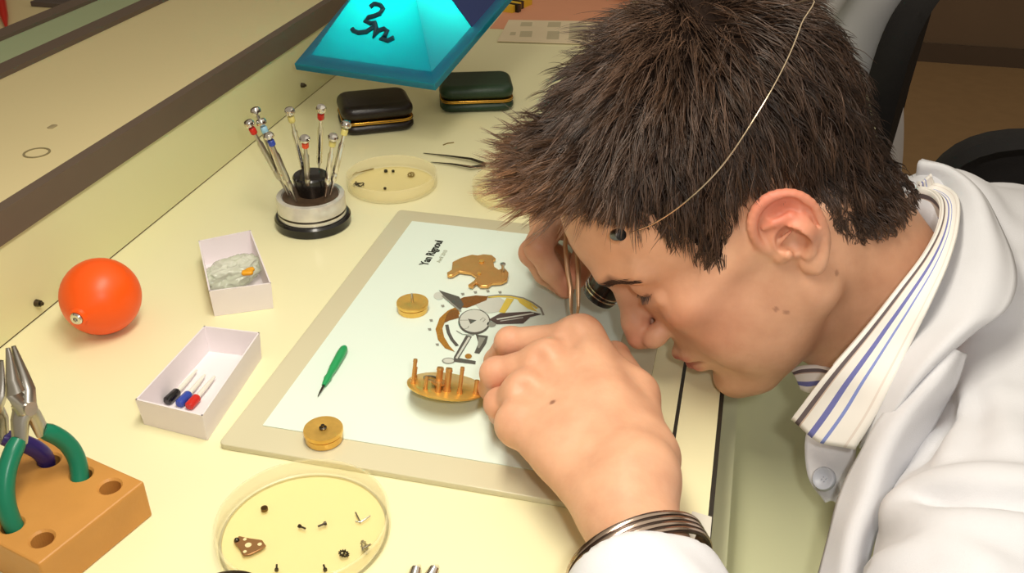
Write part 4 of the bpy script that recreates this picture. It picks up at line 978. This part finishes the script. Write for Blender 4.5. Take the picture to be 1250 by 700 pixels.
for v, q_, c_ in ((cq2, remap[Qh[fk]], clumpcol(nv + nv2)), (V1, Q1, C1), (V2_, Q2_, C2_), (V3_, Q3_, C3_)):
    VV2.append(v); QQ2.append(q_ + off); CC2.append(c_); off += len(v)
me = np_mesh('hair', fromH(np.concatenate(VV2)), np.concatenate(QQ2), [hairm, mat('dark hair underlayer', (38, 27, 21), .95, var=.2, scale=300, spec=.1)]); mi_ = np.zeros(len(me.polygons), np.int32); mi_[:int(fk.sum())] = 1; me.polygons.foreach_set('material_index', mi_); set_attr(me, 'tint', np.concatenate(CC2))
put('hair', me, person)
# ------------------------------------------------------------------ clothes
coatm = mat('white cotton coat', (219, 219, 222), .75, var=.02, scale=60, bump=.12, bscale=1400, spec=.25)
TRO = mat('dark trousers', (44, 46, 58), .85, var=.1, scale=60); SHO = mat('black shoe leather', (22, 20, 20), .4)
stripem = bpy.data.materials.new('striped shirt'); stripem.use_nodes = True; nt = stripem.node_tree; b = nt.nodes['Principled BSDF']
uvn = nt.nodes.new('ShaderNodeUVMap'); uvn.uv_map = 'UVMap'; sp = nt.nodes.new('ShaderNodeSeparateXYZ'); nt.links.new(uvn.outputs[0], sp.inputs[0])
cr_ = nt.nodes.new('ShaderNodeValToRGB'); cr_.color_ramp.interpolation = 'CONSTANT'; nt.links.new(sp.outputs['Y'], cr_.inputs[0])
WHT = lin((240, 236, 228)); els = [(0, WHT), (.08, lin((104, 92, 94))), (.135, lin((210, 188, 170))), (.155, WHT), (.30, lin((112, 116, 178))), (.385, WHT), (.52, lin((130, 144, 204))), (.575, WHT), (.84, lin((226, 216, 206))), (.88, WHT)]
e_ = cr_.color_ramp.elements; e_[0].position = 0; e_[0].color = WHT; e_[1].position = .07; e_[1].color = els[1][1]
for p_, c_ in els[2:]: k = e_.new(p_); k.color = c_
nt.links.new(cr_.outputs[0], b.inputs['Base Color']); b.inputs['Roughness'].default_value = .7
def spline(pts, n):
    a = cr(pts, 8); s = np.r_[0, np.cumsum(np.linalg.norm(np.diff(a, axis=0), axis=1))]; t = np.linspace(0, s[-1], n); return np.stack([np.interp(t, s, a[:, i]) for i in range(3)], 1)
def loft(name, curves, m, parent, n=60, mrows=14, thick=.0016, bulge=0, wrink=0, vscale=1.0, seed=0):
    C_ = [spline(c, n) for c in curves]; rows = []
    for j in range(mrows):
        t = j / (mrows - 1) * (len(C_) - 1); i = min(int(t), len(C_) - 2); u = t - i
        rows.append(C_[i] * (1 - u) + C_[i + 1] * u)
    if len(C_) > 2:
        rows = []
        for col in range(n): rows.append(spline([c[col] for c in C_], mrows))
        G = np.array(rows).transpose(1, 0, 2)
    else: G = np.array(rows)
    du = np.gradient(G, axis=1); dv = np.gradient(G, axis=0); nr = np.cross(du, dv); nr /= np.linalg.norm(nr, axis=2)[..., None] + 1e-9
    vv = np.linspace(0, 1, mrows)[:, None]; uu = np.linspace(0, 1, n)[None, :]
    G = G + nr * (bulge * np.sin(PI * vv) * np.ones_like(uu))[..., None]
    if wrink:
        w_ = np.array([[noise.noise(Vector((u * 5 + seed, v * 2.2, seed))) for u in uu[0]] for v in vv[:, 0]]); G = G + nr * (w_ * wrink)[..., None]
    V = G.reshape(-1, 3); Q = np.array([[j * n + i, j * n + i + 1, (j + 1) * n + i + 1, (j + 1) * n + i] for j in range(mrows - 1) for i in range(n - 1)])
    me = np_mesh(name, V, Q, [m]); uvl = me.uv_layers.new(name='UVMap')
    li = np.empty(len(me.loops), np.int32); me.loops.foreach_get('vertex_index', li)
    uv = np.stack([(li % n) / (n - 1), (li // n) / (mrows - 1) * vscale], 1); uvl.data.foreach_set('uv', uv.astype(f32).ravel())
    o = put(name, me, parent); md = o.modifiers.new('t', 'SOLIDIFY'); md.thickness = thick; md.offset = 0
    return o
DD = lambda L: [D(*a) for a in L]
# shirt collar: near leaf, its far mirror and the inner stand
fold = [(1120, 228, .645), (1138, 232, .635), (1149, 247, .612), (1146, 275, .586), (1128, 310, .566), (1096, 352, .557), (1056, 402, .560), (1016, 448, .566), (990, 480, .578), (966, 512, .594)]
outer = [(1120, 222, .655), (1150, 226, .642), (1169, 240, .614), (1170, 275, .584), (1158, 320, .560), (1136, 370, .548), (1112, 420, .553), (1088, 470, .553), (1068, 510, .560), (1044, 549, .570)]
Fo, Ou = DD(fold), DD(outer)
shirt = empty if 0 else None
Fs, Os = spline(Fo, 60), spline(Ou, 60)
Mi = [(a_ + b_) / 2 for a_, b_ in zip(Fo[:-1], Ou[:-1])] + [D(997, 541, .580)]
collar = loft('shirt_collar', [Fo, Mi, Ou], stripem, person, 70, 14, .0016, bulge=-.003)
B_, F_c = Fo[0], Fo[-1]
def mirror(v):
    ax = (F_c - B_); t = (v - B_).dot(ax) / ax.dot(ax); base = B_ + ax * t; n_ = Vector((0.10, 1, 0.05)); n_ = (n_ - ax * n_.dot(ax) / ax.dot(ax)).normalized()
    d_ = (v - base).dot(n_); return v - n_ * 2 * d_
ctr = sum(Fo, Vector()) / len(Fo)
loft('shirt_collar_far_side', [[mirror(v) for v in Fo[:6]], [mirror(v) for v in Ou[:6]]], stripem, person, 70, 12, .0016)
dn = Vector((.35, .05, -.93)).normalized() * .030
ring = Fo[:-2][::-1] + [mirror(v) for v in Fo[1:6]]
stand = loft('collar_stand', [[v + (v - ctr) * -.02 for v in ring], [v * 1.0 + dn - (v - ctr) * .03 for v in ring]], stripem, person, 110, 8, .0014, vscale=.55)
# small turned tip of the far collar, below the chin
tip = loft('collar_tip', [DD([(966, 452, .640), (978, 447, .634), (1000, 446, .628), (1014, 450, .622)]), DD([(972, 462, .636), (984, 462, .630), (1000, 462, .625), (1010, 462, .620)]), DD([(978, 476, .634), (988, 480, .628), (998, 478, .622), (1004, 474, .618)])], stripem, person, 24, 8, .0014, vscale=.5)
# coat: one smooth garment
def cpt(px, py, d): return D(px, py, d)
cS = D(1285, 590, .575); cE = Vector((.075, .13, .035)); cF = D(1250, 410, .675)
A0 = D(1150, 288, .675); A1 = D(1225, 345, .72); A2 = Vector((.240, .700, .0)); A3 = Vector((.12, .81, .012))
cW = P(786, 742, .048)
folds = [([(1098, 618), (1130, 598), (1170, 590), (1215, 588), (1262, 592)], .010, .013), ([(1098, 628), (1140, 640), (1190, 644), (1262, 652)], .009, .012), ([(1120, 612), (1180, 612), (1262, 618)], -.006, .010),
         ([(1175, 440), (1178, 480), (1172, 530), (1160, 560)], .006, .010), ([(1190, 430), (1215, 480), (1235, 540)], .004, .012), ([(1060, 700), (1100, 680), (1150, 668), (1200, 690)], .005, .012), ([(1130, 555), (1150, 530), (1160, 500)], -.006, .012)]
def coat0(p):
    d = chain(p, [cF, A1], [.062, .058], .03); d = smin(d, cone(p, D(1212, 402, .630), D(1250, 420, .645), .050, .052), .03)
    d = smin(d, chain(p, [A0, A1, A2], [.047, .062, .062], .03), .03)
    d = smin(d, cone(p, A2, (.24, .48, .01), .065, .065), .04)
    d = smin(d, cone(p, (.29, .60, -.06), (.37, .60, -.36), .135, .145), .05)
    d = smin(d, cone(p, (.27, .50, -.08), (.36, .50, -.38), .11, .13), .05)
    d = smin(d, cone(p, (.27, .69, -.08), (.36, .70, -.38), .11, .13), .05)
    d = smin(d, cone(p, cF, cS, .055, .078), .05)
    d = smin(d, cone(p, (.36, .60, -.38), (.34, .60, -.52), .16, .17), .04)
    d = smin(d, cone(p, A2, A3, .060, .048), .03)
    return d
def sleeves(p):
    d = cone(p, cS, cE, .078, .060)
    d2 = cone(p, cE, cW, .060, .0415); d = smin(d, d2, .03)
    return d
def coatf(p):
    d = smin(coat0(p), sleeves(p), .022)
    d = smin(d, smin(cone(p, A3, ER, .048, .045), cone(p, ER, P(735, 236, .058), .045, .036), .02), .02)
    return d
FO = []
for pts_, amp, wd in folds:
    q = [march(px, py, coatf) for px, py in pts_]; q = [v for v in q if v is not None]
    if len(q) > 1: FO.append((cr(q, 4), amp, wd))
WN = None
def coat_full(p):
    d = coatf(p)
    for c_, amp, wd in FO:
        k = np.sqrt(((p - c_.mean(0).astype(f32)) ** 2).sum(1)) < .12
        if k.any():
            dd = chain(p[k], c_, [0.0] * len(c_), .001); d[k] -= f32(amp * 1.4) * np.exp(-(dd / (wd * .8)) ** 2)
    x, y, z = p.T
    d = d + .0016 * np.sin(38 * x + 22 * y + 6 * np.sin(17 * z + 9 * x)) * np.sin(31 * z - 14 * y + 4 * np.sin(13 * y)) + .0007 * np.sin(95 * x - 60 * z + 5 * np.sin(40 * y))
    # openings: neck, cuffs and the space in front of the chest
    nk = cone(p, H(-2.9, 0, 0), H(-3.0, 0, -8.6), .056, .054); d = smax(d, -nk, .012)
    wx = np.array(WL - EL); wx = wx / np.linalg.norm(wx); cut = (p - np.array(cuffc, f32)) @ wx.astype(f32)
    nearw = np.sqrt(((p - np.array(WL, f32)) ** 2).sum(1)) < .12
    d = np.where(nearw, smax(d, cut, .004), d)
    inner = cone(p, EL, WL, .036, .0275); d = np.where(nearw, smax(d, -inner, .003), d)
    return d
cuffc = P(785, 716, .050)
V, Q = sdf_mesh(coat_full, (-.14, .04, -.62), (.56, 1.02, .20), .0038)
me = np_mesh('lab_coat', V, Q, [coatm]); put('lab_coat', me, person)
# coat collar leaf lying over the shoulder
ci = [(1118, 220, .672), (1142, 224, .660), (1162, 238, .634), (1160, 275, .608), (1144, 325, .586), (1122, 375, .569), (1098, 425, .562), (1078, 470, .562), (1062, 512, .567), (1050, 548, .575)]
co_ = [(1125, 196, .675), (1165, 208, .655), (1200, 240, .625), (1226, 290, .590), (1240, 340, .560), (1228, 378, .545), (1192, 402, .540), (1150, 440, .540), (1108, 480, .545), (1074, 522, .556)]
cm_ = [(1121, 200, .662), (1156, 206, .643), (1188, 232, .614), (1203, 280, .582), (1204, 330, .556), (1186, 378, .541), (1156, 415, .535), (1122, 455, .538), (1094, 498, .546), (1070, 535, .556)]
loft('coat_collar', [DD(ci), DD(cm_), DD(co_)], coatm, person, 70, 16, .0022, wrink=.0012, seed=3)
# lapel falling from the collar
la = [(1152, 424, .545), (1110, 470, .548), (1075, 512, .556), (1052, 552, .562), (1030, 592, .562), (1014, 645, .548), (1002, 700, .532), (996, 760, .515)]
lb_ = [(1168, 428, .538), (1140, 470, .535), (1106, 512, .540), (1078, 560, .540), (1058, 610, .532), (1042, 655, .520), (1032, 705, .508), (1026, 765, .49)]
lc_ = [(1178, 432, .548), (1165, 470, .552), (1140, 520, .556), (1108, 575, .556), (1085, 620, .545), (1066, 665, .532), (1054, 715, .52), (1046, 770, .505)]
loft('lapel', [DD(la), DD(lb_), DD(lc_)], coatm, person, 60, 16, .0022, wrink=.0016, seed=8)
# far front edge of the coat with its button
fa = [(1046, 520, .61), (1045, 548, .61), (1040, 585, .605), (1026, 618, .60)]; fb = [(1012, 520, .618), (1010, 548, .612), (1008, 585, .606), (1016, 612, .602)]; fc_ = [(986, 520, .625), (983, 548, .620), (988, 585, .612), (1008, 614, .604)]
greyc = mat('shaded side of cotton', (205, 206, 212), .8, var=.02)
loft('coat_front_edge', [DD(fa), DD(fb), DD(fc_)], coatm, person, 30, 12, .002)
q = D(1006, 585, .598); nb_ = (Vector((0, 0, CAMZ)) - q).normalized() * .6 + Vector((-.5, -.2, .3))
MBb = MB(); MBb.lathe([(0, .0006), (.0035, .0006), (.0050, .0016), (.0068, .0018), (.0075, .0008), (.0075, -.0006), (0, -.0008)], q, nb_, 30)
for a_ in range(4): 
    Mq = nb_.normalized().to_track_quat('Z', 'Y').to_matrix(); MBb.cyl(q + Mq @ Vector((.0014 * math.cos(a_ * PI / 2 + .7), .0014 * math.sin(a_ * PI / 2 + .7), .0004)), q + Mq @ Vector((.0014 * math.cos(a_ * PI / 2 + .7), .0014 * math.sin(a_ * PI / 2 + .7), .0012)), .0005, n=8)
MBb.build('coat_button', mat('grey button', (176, 180, 190), .35), person)
# shirt front seen in the opening
sh = lambda p: smin(cone(p, H(-2.4, 0, -11), (.25, .60, -.09), .054, .085), cone(p, (.27, .60, -.08), (.35, .60, -.36), .12, .13), .05)
V, Q = sdf_mesh(sh, (.02, .40, -.50), (.50, .80, .12), .005)
def openneck(p): return smax(sh(p), -cone(p, H(-2.4, 0, 0), H(-1.6, 0, -12), .064, .062), .008)
V, Q = sdf_mesh(openneck, (.02, .40, -.50), (.50, .80, .12), .005)
me = np_mesh('shirt', V, Q, [mat('white shirt cloth', (226, 226, 228), .8, var=.03)]); put('shirt', me, person)
# trousers and shoes under the bench
def tro(p):
    d = None
    for yy in (.50, .70):
        e = chain(p, [(.37, .60 + (yy - .6) * .8, -.42), (.03, yy, -.43), (.03, yy, -.80)], [.115, .085, .068], .02); d = e if d is None else smin(d, e, .03)
    return d
V, Q = sdf_mesh(tro, (-.10, .35, -.895), (.55, .85, -.26), .007); me = np_mesh('trousers', V, Q, [TRO]); put('trousers', me, person)
def shoe(p, yy): return smax(smin(ell3(p, (-.055, yy, -.87), (.15, .055, .045)), ell3(p, (.02, yy, -.85), (.055, .05, .055)), .03), -(p[:, 2] + .896), .004)
for yy in (.50, .70):
    V, Q = sdf_mesh(lambda p: shoe(p, yy), (-.24, yy - .08, -.91), (.11, yy + .08, -.78), .005); me = np_mesh('shoe', V, Q, [SHO]); put('shoe', me, person)

# ------------------------------------------------------------------ things worn and held
# bracelet
bc = P(781, 687, .044); wa = Vector(WL - EL).normalized(); side = wa.cross(Vector((0, 0, 1))).normalized(); upv = side.cross(wa).normalized()
bt = empty('bracelet', bc, 'dark steel banded bracelet on the wrist of the bent person', 'bracelet')
bx_ = (wa + upv * .10 + side * -.22).normalized(); by_ = bx_.cross(upv).normalized(); bz_ = by_.cross(bx_).normalized()
def bang(name, r0, x0, x1, th, m):
    n = 72; vs = []; 
    for i in range(n):
        a_ = 2 * PI * i / n
        for (xx, rr) in ((x0, r0), (x1, r0), (x1, r0 + th), ((x0 + x1) / 2, r0 + th * 1.35), (x0, r0 + th)):
            vs.append(bc + bx_ * xx + by_ * (rr * .985 * math.cos(a_)) + bz_ * (rr * .80 * math.sin(a_)))
    fs = [(i * 5 + k, i * 5 + (k + 1) % 5, ((i + 1) % n) * 5 + (k + 1) % 5, ((i + 1) % n) * 5 + k) for i in range(n) for k in range(5)]
    MB().add(vs, fs).build(name, m, bt)
bang('band', .0350, -.0066, .0066, .0012, mat('dark bracelet steel', (96, 80, 72), .3, metal=.9, var=.2, scale=100))
for k in range(4): bang('ridge', .0361, -.0058 + k * .0032, -.0038 + k * .0032, .0009, mat('bright bracelet steel', (196, 176, 160), .2, metal=1))
# loupe with its wire headband
eyeR = H(9.3, -3.5, 2.4); ld = (H(12.2, -4.3, 1.7) - eyeR).normalized()
lp_ = empty('eye_loupe', eyeR, 'black eye loupe on a thin wire headband worn by the bent person', 'loupe')
MB().lathe([(.0150, .000), (.0158, .001), (.0160, .004), (.0140, .009), (.0128, .016), (.0125, .019), (.0125, .026), (.0118, .028), (.0100, .028), (.0100, .024), (.0110, .010), (.0135, .002), (.0150, .000)], eyeR, ld, 44).build('barrel', blackp, lp_)
for z_ in (.0195, .0225): MB().lathe([(.0126, z_), (.0132, z_ + .0003), (.0132, z_ + .0009), (.0126, z_ + .0012)], eyeR, ld, 44).build('ring', chrome, lp_)
MB().lathe([(0, .0245), (.006, .0252), (.0100, .0245), (.0100, .0235), (0, .0235)], eyeR, ld, 30).build('lens', mat('lens glass', (200, 215, 225), .05, alpha=.5, spec=.9), lp_)
def hairsurf(p): return (scalp(toH(p)) ) * f32(HS)
pad = march(762, 284, headneckf)
wp = [(770, 284, .006), (800, 272, .014), (840, 244, .026), (885, 198, .030), (930, 130, .034), (960, 75, .036), (978, 30, .036), (985, 0, .035), (990, -40, .034)]
wpts = [march(px, py, hairsurf, off=o_) for px, py, o_ in wp]
wl = [toH(np.array([list(v)], f32))[0] for v in wpts if v is not None]
last = wl[-1]
for t in (.25, .5, .75, 1.0):   # over the crown and down the other side to the loupe
    a_ = np.array([last[0], last[1], last[2]]); e_ = np.array([9.6, -4.6, 2.6]); m_ = np.array([-.5, -10.0, 12.5])
    wl.append((1 - t) ** 2 * a_ + 2 * t * (1 - t) * m_ + t * t * e_)
wc = cr([fromH(np.array(v, float)) for v in wl], 6)
MB().tube([Vector(v) for v in wc], .00042, 8).build('wire', mat('pale wire', (220, 200, 170), .25, metal=.9), lp_)
pd = (wpts[0] - pad).normalized() if wpts[0] is not None else Vector((1, 0, 0))
pq = pad + Vector((-.0022, -.0115, .0040)); MB().tube([pq - pd * .0052, pq - pd * .0045, pq, pq + pd * .0045, pq + pd * .0052], [.0012, .0033, .0038, .0033, .0012], 16).build('rubber_tip', blackp, lp_)
# tweezers in the right hand
tt = empty('tweezers', P(701, 392, .006), 'brass coloured tweezers held upright in the far hand', 'tweezers')
tb = mat('brown steel', (214, 172, 132), .35, metal=.6, var=.1)
for s_, px0, px1 in ((-1, 690, 697), (1, 703, 706)):
    MB().tube([D(px0 + 2, 268, .70), D(px0, 300, .700), D(px0 + 3, 330, .697), D(px1, 352, .695), D(px1 + s_ * 0, 374, .694), P(701 + s_, 408, .008)], [.0012, .0017, .0019, .0018, .0013, .0004], 10, flat=(1, .55)).build('arm', tb, tt)

# ------------------------------------------------------------------ office chairs
def chair(loc, rz, label):
    t = empty('office_chair', loc, label, 'chair', 'black office chairs behind the bench')
    def L(x, y, z): return Vector(loc) + Vector((x, y, z))
    MB().rbox(L(0, 0, .455), (.46, .46, .075), .09, n=6, rt=.03).build('seat', blackf, t)
    m = MB(); n = 16; vs = []; 
    # padded back, slightly bowed, rounded outline
    def outl(a_): 
        c, s = math.cos(a_), math.sin(a_); e = .42; return (abs(c) ** e * (1 if c > 0 else -1) * .215, abs(s) ** e * (1 if s > 0 else -1) * .235)
    K = 48; rings = [(-.016, .93), (-.024, .97), (-.012, 1.0), (.012, 1.0), (.024, .97), (.016, .93)]
    for dx, sc in rings:
        for i in range(K):
            y, z = outl(2 * PI * i / K); vs.append(L(.235 + dx + .05 * (z + .1) * .6 - .10 * (y / .215) ** 2 * .3, y * sc, .72 + z * sc))
    fs = [(j * K + i, j * K + (i + 1) % K, (j + 1) * K + (i + 1) % K, (j + 1) * K + i) for j in range(5) for i in range(K)]
    fs += [tuple(range(K)), tuple(reversed(range(5 * K, 6 * K)))]
    m.add(vs, fs).build('backrest', blackf, t)
    prof = []
    bel = MB(); pth = [L(.275, 0, .60), L(.285, 0, .50), L(.24, 0, .41), L(.12, 0, .395)]
    P_ = [Vector(v) for v in cr(pth, 14)]; bel.tube(P_, [.022 + .005 * (i % 2) for i in range(len(P_))], 16).build('bellows', blackp, t)
    MB().cyl(L(0, 0, .10), L(0, 0, .40), .024).cyl(L(0, 0, .09), L(0, 0, .26), .032).build('gas_column', blackp, t)
    for k in range(5):
        a_ = 2 * PI * k / 5 + .3; e = L(.30 * math.cos(a_), .30 * math.sin(a_), .075); MB().tube([L(0, 0, .11), L(.15 * math.cos(a_), .15 * math.sin(a_), .10), e], [.026, .022, .015], 12).build('foot', blackp, t)
        w_ = MB(); ax = Vector((-math.sin(a_), math.cos(a_), 0)); cc = e + Vector((0, 0, -.045))
        for s_ in (-1, 1): w_.cyl(cc + ax * (.006 * s_), cc + ax * (.020 * s_), .029, n=24)
        w_.cyl(cc, e, .008, n=10).build('caster', blackp, t)
    t.rotation_euler = (0, 0, rz)
    return t
ch1 = chair((.035, 1.67, FL), -.20, 'black office chair under the second person in white, top right')
P2 = D(1225, 200, 1.16)
ch2 = copy_tree(ch1, (.405, 1.20, FL), -PI / 2, 'empty black office chair whose padded back shows at the right edge')
tS = empty('stool', (.42, .60, FL), 'round black stool under the bent person in the white coat', 'stool')
MB().lathe([(0, .40), (.15, .40), (.17, .41), (.175, .43), (.165, .445), (0, .45)], (.42, .60, FL), n=40).build('seat', blackf, tS)
MB().cyl((.42, .60, FL + .05), (.42, .60, FL + .40), .022).build('column', blackp, tS)
MB().lathe([(0, 0), (.19, 0), (.19, .012), (.03, .05), (0, .05)], (.42, .60, FL), n=40).build('base', blackp, tS)

# ------------------------------------------------------------------ second person
pp = empty('person', (.17, 1.66, FL), 'second person in a white coat sitting on a chair beyond the dark hair', 'person')
ox, oy = .075, 1.66
def b2(p):
    q = p - np.array([ox, oy, 0], f32)
    d = ell3(q, (-.16, 0, .30), (.10, .078, .12)); d = smin(d, sph(q, (-.20, 0, .24), .06), .03)
    d = smin(d, cone(q, (-.115, 0, .24), (-.02, 0, .12), .055, .06), .03)
    d = smin(d, cone(q, (.02, 0, .02), (.06, 0, -.38), .11, .12), .04)
    for s in (-1, 1):
        d = smin(d, cone(q, (.0, .15 * s, .09), (-.06, .22 * s, -.14), .055, .04), .03)
        d = smin(d, cone(q, (-.06, .22 * s, -.14), (-.16, .10 * s, .045), .04, .025), .015)
        hnd = (-.16, .10 * s, .045)
        d = smin(d, ell3(q, (-.20, .085 * s, .04), (.05, .036, .016)), .012)
        for k in range(4):
            yy = (.085 + (k - 1.5) * .017) * s; d = smin(d, chain(q, [(-.235, yy, .042), (-.265, yy, .034), (-.28, yy, .020)], [.0085, .008, .0065], .003), .005)
        d = smin(d, chain(q, [(-.20, .055 * s, .038), (-.235, .035 * s, .03), (-.255, .035 * s, .02)], [.011, .009, .007], .004), .008)
        d = smin(d, chain(q, [(.10, .09 * s, -.40), (-.28, .10 * s, -.42), (-.26, .10 * s, -.84)], [.09, .06, .045], .02), .03)
    d = smin(d, cone(q, (-.255, 0, .285), (-.275, 0, .265), .012, .013), .01)
    for s in (-1, 1):
        d = smin(d, ell3(q, (-.15, .080 * s, .285), (.020, .010, .032)), .006); d = smax(d, -sph(q, (-.252, .032 * s, .305), .014), .012); d = smin(d, sph(q, (-.238, .032 * s, .303), .012), .004)
    d = smax(d, -cone(q, (-.262, -.02, .228), (-.262, .02, .228), .003, .003), .004)
    return d
V, Q = sdf_mesh(b2, (-.30, 1.34, -.89), (.36, 1.98, .44), .0055); me = np_mesh('body', V, Q, [skin]); set_attr(me, 'tint', np.tile(base, (len(V), 1))); put('body', me, pp)
def c2f(p):
    q = p - np.array([ox, oy, 0], f32); d = cone(q, (.02, 0, .06), (.075, 0, -.36), .140, .150)
    d = smin(d, cone(q, (.0, -.13, .085), (.0, .13, .085), .068, .068), .05)
    for s in (-1, 1):
        d = smin(d, chain(q, [(.0, .16 * s, .08), (-.06, .22 * s, -.14), (-.145, .112 * s, .03)], [.068, .055, .036], .02), .03)
    d = smin(d, cone(q, (.05, 0, -.40), (.0, 0, -.46), .15, .15), .04)
    x, y, z = q.T; d = d + .003 * np.sin(30 * x + 25 * z + 3 * np.sin(20 * y)) * np.sin(26 * y + 20 * z)
    d = smax(d, -cone(q, (-.14, 0, .30), (-.05, 0, .12), .066, .066), .01); return d
V, Q = sdf_mesh(c2f, (-.30, 1.32, -.68), (.42, 2.0, .22), .006); me = np_mesh('lab_coat', V, Q, [coatm]); put('lab_coat', me, pp)
def h2(p):
    q = p - np.array([ox, oy, 0], f32); d = ell3(q, (-.145, 0, .325), (.108, .088, .115)); d = smax(d, -cone(q, (-.29, 0, .27), (-.17, 0, .22), .085, .07), .02)
    x, y, z = q.T; return d + .003 * np.sin(160 * y + 60 * x) * np.sin(90 * z + 30 * x)
V, Q = sdf_mesh(h2, (-.25, 1.50, .12), (.10, 1.82, .48), .005); me = np_mesh('hair', V, Q, [mat('dark brown hair far', (52, 38, 30), .6, var=.3, scale=200)]); put('hair', me, pp)
def t2(p):
    q = p - np.array([ox, oy, 0], f32); d = None
    for s in (-1, 1):
        e = chain(q, [(.10, .09 * s, -.41), (-.28, .10 * s, -.43), (-.26, .10 * s, -.80)], [.11, .082, .066], .02); d = e if d is None else smin(d, e, .03)
    return d
V, Q = sdf_mesh(t2, (-.34, 1.40, -.895), (.34, 1.92, -.28), .008); me = np_mesh('trousers', V, Q, [TRO]); put('trousers', me, pp)
for s in (-.1, .1):
    yy = oy + s; V, Q = sdf_mesh(lambda p: shoe(p + np.array([.22, 0, 0], f32), yy), (-.46, yy - .08, -.91), (-.10, yy + .08, -.78), .006); me = np_mesh('shoe', V, Q, [SHO]); put('shoe', me, pp)
# ------------------------------------------------------------------ light
w = bpy.data.worlds.new('world'); SC.world = w; w.use_nodes = True
bg = w.node_tree.nodes['Background']; bg.inputs[0].default_value = (1, .86, .66, 1); bg.inputs[1].default_value = .38
def area(name, loc, target, sx, sy, power, col):
    l = bpy.data.lights.new(name, 'AREA'); l.shape = 'RECTANGLE'; l.size = sx; l.size_y = sy; l.energy = power; l.color = col
    o = bpy.data.objects.new(name, l); COL.objects.link(o); o.location = loc
    o.rotation_euler = (Vector(target) - Vector(loc)).to_track_quat('-Z', 'Y').to_euler(); return o
area('bench_tube_light', (-.15, .36, .60), (-.16, .42, 0), .12, .40, 3.3, (1, .93, .80))
area('added_soft_fill', (.6, .9, 1.6), (.2, .8, 0), 2.4, 1.8, 6, (1, .93, .82))  # soft fill lamp added to brighten the tray; no fixture known
l = bpy.data.lights.new('camera_flash', 'AREA'); l.size = .03; l.energy = 1.1; l.color = (1, .97, .95)
o = bpy.data.objects.new('camera_flash', l); COL.objects.link(o); o.location = Vector((0, 0, CAMZ)) + Vector((.05, 0, .05)); o.rotation_euler = cam.rotation_euler
for o in bpy.data.objects:
    if '_o' in o: del o['_o']
